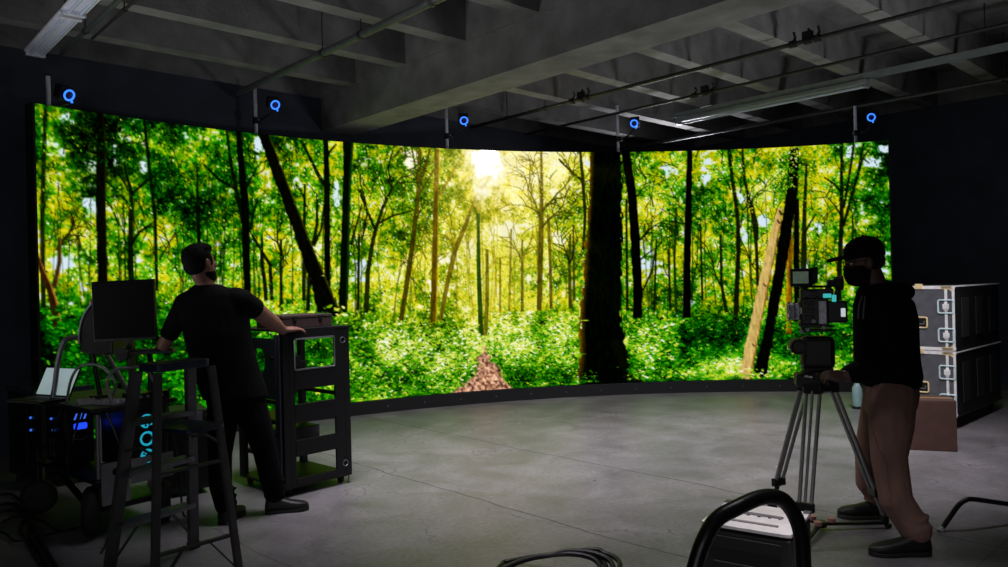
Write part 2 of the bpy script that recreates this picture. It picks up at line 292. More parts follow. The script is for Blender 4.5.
# ---------------------------------------------------------------- mesh building
def frame_of(d, up=None):
    d = V(d).normalized(); up = V(up) if up is not None else (UP if abs(d.z) < .95 else V((1, 0, 0)))
    x = up.cross(d)
    if x.length < 1e-6: x = V((1, 0, 0)).cross(d)
    x.normalize(); y = d.cross(x)
    return x, y, d
class MB:
    def __init__(self): self.bm = bmesh.new()
    def box(self, c, size, M=None, taper=None):
        c = V(c); M = M or Matrix.Identity(3); q = []
        for sx in (-1, 1):
            for sy in (-1, 1):
                for sz in (-1, 1):
                    k = taper if (taper and sz > 0) else 1
                    q.append(self.bm.verts.new(c + M @ V((sx * size[0] / 2 * k, sy * size[1] / 2 * k, sz * size[2] / 2))))
        for f in ((0, 1, 3, 2), (4, 6, 7, 5), (0, 4, 5, 1), (2, 3, 7, 6), (0, 2, 6, 4), (1, 5, 7, 3)): self.bm.faces.new([q[i] for i in f])
        return self
    def bar(self, p0, p1, w, h, up=None):
        p0, p1 = V(p0), V(p1); x, y, d = frame_of(p1 - p0, up)
        return self.box((p0 + p1) / 2, (w, h, (p1 - p0).length), Matrix((x, y, d)).transposed())
    def loft(self, rings, caps=True):
        """rings: lists of points, same length"""
        vs = [[self.bm.verts.new(p) for p in r] for r in rings]; n = len(vs[0])
        for a, b in zip(vs, vs[1:]):
            for i in range(n): self.bm.faces.new((a[i], a[(i + 1) % n], b[(i + 1) % n], b[i]))
        if caps:
            self.bm.faces.new(vs[0][::-1]); self.bm.faces.new(vs[-1])
        return self
    def ovals(self, rings, n=20, power=1.0):
        """rings: (centre, half vector, half vector)"""
        out = []
        for c, a, b in rings:
            r = []
            for i in range(n):
                t = 2 * math.pi * i / n; cs, sn = math.cos(t), math.sin(t)
                cs = math.copysign(abs(cs) ** power, cs); sn = math.copysign(abs(sn) ** power, sn)
                r.append(V(c) + V(a) * cs + V(b) * sn)
            out.append(r)
        return self.loft(out)
    def tube(self, pts, r, n=10, closed=False, ball=False):
        pts = [V(p) for p in pts]; m = len(pts)
        rr = list(r) if isinstance(r, (list, tuple)) else [r] * m
        x = None; rings = []
        for i in range(m):
            if closed: d = pts[(i + 1) % m] - pts[i - 1]
            else: d = (pts[min(i + 1, m - 1)] - pts[i]).normalized() + (pts[i] - pts[max(i - 1, 0)]).normalized()
            if d.length < 1e-7: d = pts[min(i + 1, m - 1)] - pts[max(i - 1, 0)]
            d.normalize()
            if x is None: x = frame_of(d)[0]
            x = x - d * x.dot(d)
            if x.length < 1e-6: x = frame_of(d)[0]
            x.normalize(); y = d.cross(x)
            rings.append([pts[i] + x * (rr[i] * math.cos(2 * math.pi * k / n)) + y * (rr[i] * math.sin(2 * math.pi * k / n)) for k in range(n)])
        if closed:
            # the last ring is joined to the first at the nearest turn
            a, b = rings[-1], rings[0]
            off = min(range(n), key=lambda o: sum((a[k] - b[(k + o) % n]).length for k in range(n)))
            vs = [[self.bm.verts.new(p) for p in q] for q in rings]
            for a, b in zip(vs, vs[1:]):
                for i in range(n): self.bm.faces.new((a[i], a[(i + 1) % n], b[(i + 1) % n], b[i]))
            a, b = vs[-1], vs[0]
            for i in range(n): self.bm.faces.new((a[i], a[(i + 1) % n], b[(i + 1 + off) % n], b[(i + off) % n]))
        else: self.loft(rings)
        if ball:
            for p, q in zip(pts, rr): self.ball(p, (q, q, q), n=10)
        return self
    def cyl(self, p0, p1, r0, r1=None, n=16): return self.tube([p0, p1], [r0, r0 if r1 is None else r1], n)
    def ball(self, c, r, M=None, n=14):
        M = M or Matrix.Identity(3); c = V(c); r = (r, r, r) if not isinstance(r, (tuple, list)) else r
        rings = []
        for j in range(1, n // 2 + 1):
            a = math.pi * j / (n // 2 + 1)
            rings.append([c + M @ V((r[0] * math.sin(a) * math.cos(2 * math.pi * k / n), r[1] * math.sin(a) * math.sin(2 * math.pi * k / n), -r[2] * math.cos(a))) for k in range(n)])
        vs = [[self.bm.verts.new(p) for p in q] for q in rings]
        for a, b in zip(vs, vs[1:]):
            for i in range(n): self.bm.faces.new((a[i], a[(i + 1) % n], b[(i + 1) % n], b[i]))
        lo = self.bm.verts.new(c - M @ V((0, 0, r[2]))); hi = self.bm.verts.new(c + M @ V((0, 0, r[2])))
        for i in range(n):
            self.bm.faces.new((vs[0][(i + 1) % n], vs[0][i], lo)); self.bm.faces.new((vs[-1][i], vs[-1][(i + 1) % n], hi))
        return self
    def lathe(self, c, axis, prof, n=24):
        """prof: (distance along the axis, radius)"""
        x, y, d = frame_of(axis); c = V(c)
        return self.loft([[c + d * h + x * (max(r, 1e-4) * math.cos(2 * math.pi * k / n)) + y * (max(r, 1e-4) * math.sin(2 * math.pi * k / n)) for k in range(n)] for h, r in prof])
    def ring(self, c, axis, R, r, n=28, m=8):
        x, y, d = frame_of(axis); c = V(c)
        return self.tube([c + x * (R * math.cos(2 * math.pi * k / n)) + y * (R * math.sin(2 * math.pi * k / n)) for k in range(n)], r, m, closed=True)
    def prism(self, pts, d):
        """a flat outline given a thickness along d"""
        return self.loft([[V(p) for p in pts], [V(p) + V(d) for p in pts]])
    def plate(self, outer, hole, d):
        """a plate with one hole: outline and hole have the same number of points"""
        n = len(outer); a = [self.bm.verts.new(V(p)) for p in outer]; b = [self.bm.verts.new(V(p)) for p in hole]
        c = [self.bm.verts.new(V(p) + V(d)) for p in outer]; e = [self.bm.verts.new(V(p) + V(d)) for p in hole]
        for i in range(n):
            j = (i + 1) % n
            self.bm.faces.new((a[i], b[i], b[j], a[j])); self.bm.faces.new((c[i], c[j], e[j], e[i]))
            self.bm.faces.new((a[i], a[j], c[j], c[i])); self.bm.faces.new((b[i], e[i], e[j], b[j]))
        return self
    def mesh(self, name, off=None, smooth=False):
        bmesh.ops.recalc_face_normals(self.bm, faces=self.bm.faces)
        if off is not None: bmesh.ops.translate(self.bm, verts=self.bm.verts, vec=-V(off))
        me = bpy.data.meshes.new(name); self.bm.to_mesh(me); self.bm.free()
        if smooth:
            for p in me.polygons: p.use_smooth = True
        return me
    def build(self, name, mat, parent=None, bevel=0, smooth=False, sharp=True, remesh=0, relax=0):
        """links the shape as ONE mesh object; shapes are given in room coordinates"""
        if parent is not None:
            root = parent
            off = V((0, 0, 0))
            while root is not None: off += V(root.location); root = root.parent
        else:
            xs = [v.co for v in self.bm.verts]
            off = V((sum(p.x for p in xs) / len(xs), sum(p.y for p in xs) / len(xs), min(p.z for p in xs)))
        if remesh:
            me = self.mesh(name, off)
            tmp = bpy.data.objects.new('tmp', me); COL.objects.link(tmp)
            md = tmp.modifiers.new('r', 'REMESH'); md.mode = 'VOXEL'; md.voxel_size = remesh
            if relax:
                sm = tmp.modifiers.new('s', 'SMOOTH'); sm.iterations = relax; sm.factor = .5
            dg = bpy.context.evaluated_depsgraph_get(); dg.update()
            me2 = bpy.data.meshes.new_from_object(tmp.evaluated_get(dg)); me2.name = name
            bpy.data.objects.remove(tmp); bpy.data.meshes.remove(me); me = me2
            for p in me.polygons: p.use_smooth = True
        else: me = self.mesh(name, off, smooth)
        me.materials.clear(); me.materials.append(mat)
        o = bpy.data.objects.new(name, me); COL.objects.link(o)
        if parent is not None: o.parent = parent
        else: o.location = off
        if bevel:
            b = o.modifiers.new('bevel', 'BEVEL'); b.width = bevel; b.segments = 2; b.limit_method = 'ANGLE'; b.angle_limit = math.radians(40)
        if smooth and sharp and not remesh: me.set_sharp_from_angle(angle=math.radians(42))
        return o
def tag(o, label, cat, group=None):
    o['label'] = label; o['category'] = cat
    if group: o['group'] = group
    return o
def thing(name, loc, label, cat, group=None):
    o = bpy.data.objects.new(name, None); COL.objects.link(o); o.location = V(loc); o.empty_display_size = .1
    return tag(o, label, cat, group)
def struct(o): o['kind'] = 'structure'; return o
def copy_tree(o, parent=None):
    c = o.copy(); COL.objects.link(c)
    if parent is not None: c.parent = parent
    for ch in list(o.children): copy_tree(ch, c)
    return c
def curve_pts(ctrl, n=8, closed=False):
    """a smooth line through control points"""
    p = [V(c) for c in ctrl]; out = []; m = len(p)
    for i in range(m if closed else m - 1):
        if closed: a, b, c, d = p[i - 1], p[i], p[(i + 1) % m], p[(i + 2) % m]
        else: a, b, c, d = p[max(i - 1, 0)], p[i], p[i + 1], p[min(i + 2, m - 1)]
        for k in range(n):
            t = k / n
            out.append(.5 * ((2 * b) + (c - a) * t + (2 * a - 5 * b + 4 * c - d) * t * t + (3 * b - a - 3 * c + d) * t ** 3))
    if not closed: out.append(p[-1])
    return out
def rrect(c, x, y, w, h, r, n=4):
    """rounded rectangle in the plane of x and y"""
    c = V(c); x = V(x).normalized(); y = V(y).normalized(); out = []
    for sx, sy, a0 in ((1, 1, 0), (-1, 1, 90), (-1, -1, 180), (1, -1, 270)):
        for k in range(n + 1):
            a = math.radians(a0 + 90 * k / n)
            out.append(c + x * (sx * (w / 2 - r) + r * math.cos(a)) + y * (sy * (h / 2 - r) + r * math.sin(a)))
    return out

# ---------------------------------------------------------------- materials
def srgb(r, g, b):
    f = lambda q: q / 12.92 if q <= .04045 else ((q + .055) / 1.055) ** 2.4
    return (f(r / 255), f(g / 255), f(b / 255), 1)
MATS = {}
def mat(name, rgb, rough=.5, metal=0., var=.25, scale=12., bump=.05, bscale=60., emit=0., alpha=None, spec=.5, trans=0., stretch=None):
    if name in MATS: return MATS[name]
    m = bpy.data.materials.new(name); m.use_nodes = True; nt = m.node_tree; N = nt.nodes; L = nt.links
    b = N['Principled BSDF']; tc = N.new('ShaderNodeTexCoord'); src = tc.outputs['Object']
    if stretch:
        mp = N.new('ShaderNodeMapping'); mp.inputs['Scale'].default_value = stretch; L.new(src, mp.inputs['Vector']); src = mp.outputs['Vector']
    n = N.new('ShaderNodeTexNoise'); n.inputs['Scale'].default_value = scale; n.inputs['Detail'].default_value = 5; L.new(src, n.inputs['Vector'])
    r = N.new('ShaderNodeValToRGB'); c = srgb(*rgb)
    r.color_ramp.elements[0].position = .3; r.color_ramp.elements[1].position = .72
    r.color_ramp.elements[0].color = tuple(q * (1 - var) for q in c[:3]) + (1,); r.color_ramp.elements[1].color = tuple(min(q * (1 + var), 1) for q in c[:3]) + (1,)
    L.new(n.outputs['Fac'], r.inputs['Fac']); L.new(r.outputs['Color'], b.inputs['Base Color'])
    b.inputs['Roughness'].default_value = rough; b.inputs['Metallic'].default_value = metal; b.inputs['Specular IOR Level'].default_value = spec
    if bump:
        n2 = N.new('ShaderNodeTexNoise'); n2.inputs['Scale'].default_value = bscale; n2.inputs['Detail'].default_value = 4; L.new(src, n2.inputs['Vector'])
        bp = N.new('ShaderNodeBump'); bp.inputs['Strength'].default_value = bump; bp.inputs['Distance'].default_value = .02; L.new(n2.outputs['Fac'], bp.inputs['Height']); L.new(bp.outputs['Normal'], b.inputs['Normal'])
    if emit:
        b.inputs['Emission Color'].default_value = c; b.inputs['Emission Strength'].default_value = emit
    if trans:
        b.inputs['Transmission Weight'].default_value = trans
    MATS[name] = m; return m

# ---------------------------------------------------------------- the setting
m_black = mat('black paint', (60, 65, 80), .75, var=.25, scale=3, bump=.08, bscale=40)
m_conc = mat('raw concrete', (122, 121, 121), .85, var=.3, scale=4, bump=.25, bscale=30, stretch=(1, 1, 1))
m_steel = mat('galvanised steel', (120, 124, 128), .4, .8, var=.2, scale=30, bump=.04)

def floor_material():
    m = bpy.data.materials.new('worn concrete floor'); m.use_nodes = True; nt = m.node_tree; N = nt.nodes; L = nt.links
    b = N['Principled BSDF']; tc = N.new('ShaderNodeTexCoord')
    mp = N.new('ShaderNodeMapping'); mp.inputs['Rotation'].default_value = (0, 0, 0); L.new(tc.outputs['Object'], mp.inputs['Vector'])
    def noise(sc, det, dist=0., rgh=.55):
        n = N.new('ShaderNodeTexNoise'); n.inputs['Scale'].default_value = sc; n.inputs['Detail'].default_value = det; n.inputs['Distortion'].default_value = dist; n.inputs['Roughness'].default_value = rgh
        L.new(mp.outputs['Vector'], n.inputs['Vector']); return n
    def math_(op, a, bb, cl=False):
        q = N.new('ShaderNodeMath'); q.operation = op; q.use_clamp = cl
        for i, z in enumerate((a, bb)):
            if isinstance(z, (int, float)): q.inputs[i].default_value = z
            elif z is not None: L.new(z, q.inputs[i])
        return q.outputs[0]
    def mix(f, a, bb, mode='MIX'):
        q = N.new('ShaderNodeMix'); q.data_type = 'RGBA'; q.blend_type = mode
        if isinstance(f, (int, float)): q.inputs[0].default_value = f
        else: L.new(f, q.inputs[0])
        for i, z in ((6, a), (7, bb)):
            if isinstance(z, tuple): q.inputs[i].default_value = z
            else: L.new(z, q.inputs[i])
        return q.outputs[2]
    big = noise(.5, 5, .6); mid = noise(2.6, 6, .5); fine = noise(30, 4); 
    r1 = N.new('ShaderNodeValToRGB'); r1.color_ramp.elements[0].position = .32; r1.color_ramp.elements[1].position = .7
    r1.color_ramp.elements[0].color = srgb(112, 111, 114); r1.color_ramp.elements[1].color = srgb(140, 138, 139); L.new(big.outputs['Fac'], r1.inputs['Fac'])
    r2 = N.new('ShaderNodeValToRGB'); r2.color_ramp.elements[0].position = .3; r2.color_ramp.elements[1].position = .75
    r2.color_ramp.elements[0].color = (.62, .61, .61, 1); r2.color_ramp.elements[1].color = (1.12, 1.12, 1.12, 1); L.new(mid.outputs['Fac'], r2.inputs['Fac'])
    col = mix(1., r1.outputs['Color'], r2.outputs['Color'], 'MULTIPLY')
    r3 = N.new('ShaderNodeValToRGB'); r3.color_ramp.elements[0].position = .36; r3.color_ramp.elements[1].position = .62
    r3.color_ramp.elements[0].color = (.84, .84, .84, 1); r3.color_ramp.elements[1].color = (1.08, 1.08, 1.08, 1); L.new(fine.outputs['Fac'], r3.inputs['Fac'])
    col = mix(1., col, r3.outputs['Color'], 'MULTIPLY')
    # saw-cut joints and wandering cracks, in the room's own directions
    wob = noise(1.1, 4); sx = N.new('ShaderNodeSeparateXYZ'); L.new(mp.outputs['Vector'], sx.inputs[0])
    wv = math_('MULTIPLY', math_('SUBTRACT', wob.outputs['Fac'], .5), .16)
    tt = math_('ADD', sx.outputs['X'], wv); s_ = sx.outputs['Y']
    lines = None
    for coord, at, wd, k in ((tt, 4.76, .010, 1.), (tt, 3.45, .011, .9), (tt, 6.4, .008, .5), (tt, 1.9, .009, .6), (s_, 5.6, .006, .35), (s_, 1.2, .007, .5)):
        q = math_('MULTIPLY', math_('SUBTRACT', 1., math_('DIVIDE', math_('ABSOLUTE', math_('SUBTRACT', coord, at), None), wd), True), k)
        lines = q if lines is None else math_('MAXIMUM', lines, q)
    vo = N.new('ShaderNodeTexVoronoi'); vo.feature = 'DISTANCE_TO_EDGE'; vo.inputs['Scale'].default_value = .55
    vm = N.new('ShaderNodeVectorMath'); vm.operation = 'ADD'; wc = noise(1.6, 5); wsc = N.new('ShaderNodeVectorMath'); wsc.operation = 'SCALE'; wsc.inputs['Scale'].default_value = .9
    L.new(wc.outputs['Color'], wsc.inputs[0]); L.new(mp.outputs['Vector'], vm.inputs[0]); L.new(wsc.outputs[0], vm.inputs[1]); L.new(vm.outputs[0], vo.inputs['Vector'])
    crack = math_('MULTIPLY', math_('SUBTRACT', 1., math_('DIVIDE', vo.outputs['Distance'], .006), True), math_('MULTIPLY', math_('SUBTRACT', mid.outputs['Fac'], .46), 5, True), True)
    lines = math_('MAXIMUM', lines, math_('MULTIPLY', crack, .7))
    col = mix(math_('MULTIPLY', lines, .8), col, srgb(34, 33, 33))
    # paint flecks and dark spots
    v2 = N.new('ShaderNodeTexVoronoi'); v2.inputs['Scale'].default_value = 3.2; L.new(mp.outputs['Vector'], v2.inputs['Vector'])
    sel = N.new('ShaderNodeSeparateColor'); L.new(v2.outputs['Color'], sel.inputs[0])
    dot = math_('MULTIPLY', math_('LESS_THAN', v2.outputs['Distance'], .055), math_('GREATER_THAN', sel.outputs[0], .72))
    col = mix(math_('MULTIPLY', dot, .7), col, srgb(36, 35, 36))
    dot2 = math_('MULTIPLY', math_('LESS_THAN', v2.outputs['Distance'], .05), math_('LESS_THAN', sel.outputs[0], .10))
    col = mix(math_('MULTIPLY', dot2, .6), col, srgb(196, 194, 196))
    scr = noise(9, 3, 2.2); sm = N.new('ShaderNodeMapping'); sm.inputs['Scale'].default_value = (1.4, .35, 1); L.new(tc.outputs['Object'], sm.inputs['Vector']); L.new(sm.outputs['Vector'], scr.inputs['Vector'])
    sc = math_('MULTIPLY', math_('SUBTRACT', scr.outputs['Fac'], .66), 9, True)
    col = mix(math_('MULTIPLY', sc, .34), col, srgb(176, 176, 174))
    L.new(col, b.inputs['Base Color'])
    rg = math_('ADD', math_('MULTIPLY', mid.outputs['Fac'], .22), .32); rg = math_('ADD', rg, math_('MULTIPLY', lines, .3)); L.new(rg, b.inputs['Roughness'])
    b.inputs['Specular IOR Level'].default_value = .5
    bp = N.new('ShaderNodeBump'); bp.inputs['Strength'].default_value = .22; bp.inputs['Distance'].default_value = .012
    hh = math_('SUBTRACT', math_('ADD', math_('MULTIPLY', fine.outputs['Fac'], .3), math_('MULTIPLY', mid.outputs['Fac'], .7)), math_('MULTIPLY', lines, .8)); L.new(hh, bp.inputs['Height']); L.new(bp.outputs['Normal'], b.inputs['Normal'])
    return m

T0, T1, S0, S1 = -5.0, 11.5, -6.5, 8.2            # the room, along its own two directions
HJ, HD = 3.8, 4.24                                # undersides of the joists and of the deck
def slab(name, t0, t1, s0, s1, z0, z1, m):
    b = MB(); b.box(((t0 + t1) / 2, (s0 + s1) / 2, (z0 + z1) / 2), (t1 - t0, s1 - s0, z1 - z0))
    me = b.mesh(name); me.materials.append(m); o = bpy.data.objects.new(name, me); COL.objects.link(o)
    o.rotation_euler = (0, 0, math.atan2(D1.y, D1.x)); return struct(o)
slab('floor', T0 - .2, T1 + .2, S0 - .2, S1 + .2, -.2, 0, floor_material())
slab('ceiling', T0 - .2, T1 + .2, S0 - .2, S1 + .2, HD, HD + .2, m_conc)
slab('wall_left', T0 - .2, T1 + .2, S1, S1 + .2, 0, HJ, m_black)
slab('wall_right', T1, T1 + .2, S0, S1, 0, HJ, m_black)
slab('wall_rear', T0 - .2, T0, S0, S1, 0, HJ, m_black)
slab('wall_side', T0 - .2, T1 + .2, S0 - .2, S0, 0, HJ, m_black)
n = 1
for q in ((T0 - .2, T1 + .2, S1, S1 + .2), (T1, T1 + .2, S0, S1), (T0 - .2, T0, S0, S1), (T0 - .2, T1 + .2, S0 - .2, S0)):
    slab('trim_%d' % n, *q, HJ, HD, m_conc); n += 1
BT0, BT1, BZ = 4.68, 5.13, 3.4
slab('trim_%d' % n, BT0, BT1, S0, S1, BZ, HD, m_conc); n += 1           # the deep beam
slab('trim_%d' % n, BT0 - .03, BT0, S0, S1, HJ, HD, m_conc); n += 1     # the ledge along its top
for k in range(14):
    s = 7.45 - .965 * k
    if s < S0 + .2: break
    slab('trim_%d' % n, T0, BT0 - .03, s - .085, s + .085, HJ, HD, m_conc); n += 1
    slab('trim_%d' % n, BT1, T1, s - .085, s + .085, HJ, HD, m_conc); n += 1

# ---------------------------------------------------------------- the LED wall
def arc(a, r, z): return V((WX + r * math.sin(math.radians(a)), WY + r * math.cos(math.radians(a)), z))
def led_wall():
    W, H = 1000, 300
    C, K = forest(W, H)
    root = thing('led_wall', arc((WA0 + WA1) / 2, WR, 0), 'huge curved LED wall showing a sunlit green forest with a path', 'screen')
    lin = np.where(C <= .04045, C / 12.92, ((C + .055) / 1.055) ** 2.4) * (1 + 22.0 * (K * np.clip((C.min(2) - .80) * 8, 0, 1))[..., None])
    a = np.radians(np.linspace(WA0, WA1, W)); z = np.linspace(WZ0, WZ1, H)
    co = np.empty((H, W, 3), np.float32); off = root.location
    co[..., 0] = WX + WR * np.sin(a) - off.x; co[..., 1] = WY + WR * np.cos(a) - off.y; co[..., 2] = z[:, None] - off.z
    idx = np.arange(W * H).reshape(H, W)
    quads = np.stack([idx[:-1, :-1], idx[1:, :-1], idx[1:, 1:], idx[:-1, 1:]], 2).reshape(-1, 4)[:, ::-1]
    me = bpy.data.meshes.new('screen'); me.vertices.add(W * H); me.vertices.foreach_set('co', co.ravel())
    me.loops.add(quads.size); me.loops.foreach_set('vertex_index', quads.ravel().astype(np.int32))
    me.polygons.add(len(quads)); me.polygons.foreach_set('loop_start', np.arange(0, quads.size, 4, dtype=np.int32))
    me.update(calc_edges=True)
    at = me.color_attributes.new('picture', 'FLOAT_COLOR', 'POINT')
    rgba = np.ones((H * W, 4), np.float32); rgba[:, :3] = lin.reshape(-1, 3); at.data.foreach_set('color', rgba.ravel())
    m = bpy.data.materials.new('led screen'); m.use_nodes = True; nt = m.node_tree; nt.nodes.clear()
    ca = nt.nodes.new('ShaderNodeVertexColor'); ca.layer_name = 'picture'
    em = nt.nodes.new('ShaderNodeEmission'); out = nt.nodes.new('ShaderNodeOutputMaterial'); em.inputs['Strength'].default_value = 1.0
    nt.links.new(ca.outputs['Color'], em.inputs['Color']); nt.links.new(em.outputs[0], out.inputs['Surface'])
    me.materials.append(m)
    o = bpy.data.objects.new('screen', me); COL.objects.link(o); o.parent = root
    angs = [WA0 + (WA1 - WA0) * k / 60 for k in range(61)]
    def sweep(name, r0, r1, z0, z1, m, a0=WA0, a1=WA1, bevel=0):
        b = MB(); rings = []
        for k in range(61):
            t = a0 + (a1 - a0) * k / 60
            rings.append([arc(t, r0, z0), arc(t, r1, z0), arc(t, r1, z1), arc(t, r0, z1)])
        b.loft(rings); return b.build(name, m, root, bevel)
    m_cab = mat('black cabinet', (14, 15, 18), .55, var=.2, scale=8, bump=.03)
    sweep('cabinet_back', WR + .012, WR + .13, WZ0, WZ1 + .004, m_cab)
    base = sweep('base_plinth', WR - .03, WR + .16, 0, WZ0 - .004, mat('black plinth', (9, 10, 12), .42, var=.2, scale=14, bump=.03), WA0 - .1, WA1 + .1)
    lip = sweep('bottom_lip', WR - .034, WR - .028, WZ0 - .02, WZ0 - .006, mat('dark aluminium', (44, 48, 54), .4, .6, var=.15))
    for k in range(14):
        t = WA0 + 26 + k * 3.4; b = MB(); d = (arc(t, 1, 0) - arc(t, 0, 0)).normalized()
        b.cyl(arc(t, WR - .038, .075), arc(t, WR - .028, .075), .008, n=8); b.build('screw', m_steel, base)
    for side, t in ((-1, WA0), (1, WA1)):
        b = MB(); x = (arc(t + .5 * side, WR, 0) - arc(t, WR, 0)).normalized(); y = V((x.y, -x.x, 0))
        b.box(arc(t, WR + .06, (WZ0 + WZ1) / 2) + x * .012, (.02, .15, WZ1 - WZ0 + .01), Matrix((x, y, UP)).transposed()); b.build('end_panel', m_cab, root)
    return root
led_wall()

# ---------------------------------------------------------------- tracking cameras on poles behind the screen's top edge
m_pole = mat('grey aluminium pole', (225, 225, 240), .45, .1, var=.12, scale=20, bump=.02)
m_dark = mat('black plastic', (11, 11, 12), .5, var=.25, scale=25, bump=.04)
m_rubber = mat('black rubber', (13, 13, 14), .7, var=.3, scale=30, bump=.08)
m_blue = mat('blue status light', (50, 120, 255), .4, var=.0, emit=1.7, bump=0)
def tracker(px, top, cx, cy, pole_label, cam_label):
    a, bb = px_dir(px, 140); a = float(a)
    q = a * a + 1; w = -2 * (a * WX + WY); c = WX * WX + WY * WY - (WR + .16) ** 2
    dep = (-w + math.sqrt(w * w - 4 * q * c)) / (2 * q)
    t = P(px, top, dep); b0 = V((t.x, t.y, WZ1 - .34))
    p = thing('support_pole', b0, pole_label, 'pole', 'poles standing up behind the screen')
    b = MB(); b.cyl(b0, t, .019, n=12); b.build('tube', m_pole, p, smooth=True)
    b = MB(); b.cyl(t - UP * .001, t + UP * .012, .021, n=12); b.build('end_cap', m_dark, p)
    b = MB(); b.bar(b0 + UP * .08 - V((0, .045, 0)), b0 + UP * .22 - V((0, .045, 0)), .06, .05); b.build('mounting_bracket', m_dark, p)
    zc = P(cx, cy + 14, dep - .06).z
    clamp = V((t.x, t.y, zc))
    cc = P(cx - 2.5, cy - 1.5, dep - .16)
    r = thing('tracking_camera', clamp, cam_label, 'camera', 'tracking cameras with blue rings')
    b = MB(); b.cyl(clamp - UP * .035, clamp + UP * .035, .034, n=14); b.box(clamp + V((.045, -.02, 0)), (.05, .05, .05)); b.build('clamp', m_dark, r, bevel=.004)
    b = MB(); b.cyl(clamp + V((.05, -.05, .0)), clamp + V((.05, -.075, .0)), .012, n=10); b.build('clamp_knob', m_steel, r, smooth=True)
    b = MB(); b.tube([clamp + V((.06, -.02, 0)), clamp + V((.13, -.06, .03)), cc + V((0, .06, -.07))], .012, 8); b.build('arm', m_dark, r, smooth=True)
    aim = (V((0.3, 4.8, 1.2)) - cc).normalized(); x, y, d = frame_of(aim)
    M = Matrix((x, y, d)).transposed()
    b = MB(); b.box(cc - d * .03, (.125, .125, .10), M); b.build('housing', m_dark, r, bevel=.014)
    b = MB(); b.lathe(cc + d * .02, d, [(0, .05), (.035, .05), (.035, .044), (.022, .042), (.020, .001)], 24); b.build('lens', mat('lens glass', (10, 14, 60), .12, var=.1, bump=0), r, smooth=True)
    b = MB(); b.ring(cc + d * .055, d, .044, .0085, 30, 8)
    foot = cc + d * .055 - UP * .044 + V((.016, 0, 0))
    b.bar(foot, foot - UP * .024 + V((.008, 0, 0)), .016, .010, d); b.build('ring_light', m_blue, r, smooth=True)
for q in [(48, 76, 68, 95, 'grey pole above the far left end of the forest screen', 'tracking camera with a blue ring at the far left, above the screen'),
          (255, 86, 276, 105, 'grey pole under the hanging pipe, second from left above the screen', 'blue-ringed tracking camera above the man in the black t-shirt'),
          (446, 102, 466, 121, 'grey pole under the deep concrete beam, left of the shown sun', 'blue-ringed tracking camera above the shown sun, under the deep beam'),
          (617, 105, 637, 124, 'grey pole above the thick dark tree trunk on the screen', 'blue-ringed tracking camera above the thick dark tree trunk'),
          (855, 106, 875, 118, 'grey pole above the right end of the forest screen', 'blue-ringed tracking camera above the man in the cap, right end of screen')]: tracker(*q)

# ---------------------------------------------------------------- pipes and strip lights under the joists
m_pipe = mat('painted steel pipe', (92, 96, 98), .45, .5, var=.2, scale=20, bump=.03)
m_cond = mat('dark conduit', (64, 64, 66), .45, .5, var=.2, scale=20, bump=.03)
def pipe(name, t, s0, s1, z, r, label, hang=(), mt=None, cat='pipe', clusters=(), ):
    p = thing(name, room(t, (s0 + s1) / 2, z - r), label, cat)
    b = MB(); b.cyl(room(t, s0, z), room(t, s1, z), r, n=12); b.build('tube', mt or m_pipe, p, smooth=True)
    for s in hang:
        b = MB(); b.cyl(room(t, s - .02, z), room(t, s + .02, z), r + .008, n=12); b.cyl(room(t, s, z + r), room(t, s, HJ if abs(((7.45 - s) / .965) % 1 - .5) > .4 else HD), .006, n=6); b.build('hanger', m_cond, p)
    for s in clusters:
        b = MB()
        for k in (-1, 0, 1.6):
            b.cyl(room(t, s + k * .09 - .03, z), room(t, s + k * .09 + .03, z), r + .014, n=12)
            b.tube([room(t, s + k * .09, z + r), room(t + .05, s + k * .09, z + .07), room(t + .02, s + k * .09, HJ + .02)], .014, 6)
        b.box(room(t, s, z + .05), (.05, .09, .07), RM); b.build('bracket', m_dark, p)
    return p
pipe('hanging_pipe', 3.57, -1.5, 8.05, 3.66, .033, 'grey sloping pipe hung left of the deep concrete beam', (4.55, 5.55, 6.2), clusters=())
pipe('conduit', 6.94, -2, 8.05, 3.70, .022, 'dark conduit crossing the joists just right of the deep beam', (7.3, 6.6), m_cond, 'pipe', (3.2, 6.0))
pipe('conduit', 7.98, -2, 8.0, 3.72, .018, 'thin conduit along the joists left of the long strip light', (), m_cond, 'pipe', (4.95,))
pipe('sprinkler_pipe', 10.15, -2, 8.0, 3.70, .026, 'pipe along the right wall behind the long strip light', (2.4,), None, 'pipe', (2.05,))
m_fix = mat('white fixture enamel', (226, 228, 240), .4, .0, var=.1, scale=10, bump=.02)
m_tube = mat('unlit lamp tube', (205, 215, 235), .2, .0, var=.05, bump=0)
def strip_light(t, s0, s1, z, w, label, group=None):
    c = room(t, (s0 + s1) / 2, z); p = thing('strip_light', c, label, 'ceiling light', group)
    prof = lambda s: [room(t - w / 2, s, z), room(t + w / 2, s, z), room(t + w / 2, s, z + .02), room(t + w * .25, s, z + .075), room(t - w * .25, s, z + .075), room(t - w / 2, s, z + .02)]
    b = MB(); b.loft([prof(s0), prof(s1)]); b.build('housing', m_fix, p, bevel=.004)
    for e in (-1, 1):
        b = MB(); b.cyl(room(t + e * w * .24, s0 + .05, z - .016), room(t + e * w * .24, s1 - .05, z - .016), .014, n=10); b.build('lamp_tube', m_tube, p, smooth=True)
    for s in (s0 + .03, s1 - .03):
        b = MB(); b.box(room(t, s, z - .012), (w * .9, .04, .045), RM); b.build('lamp_holder', m_fix, p, bevel=.004)
    b = MB()
    for s in (s0 + .2, s1 - .2):
        b = MB(); b.cyl(room(t, s, z + .07), room(t, s, HD), .005, n=6); b.build('hanger', m_cond, p)
    return p
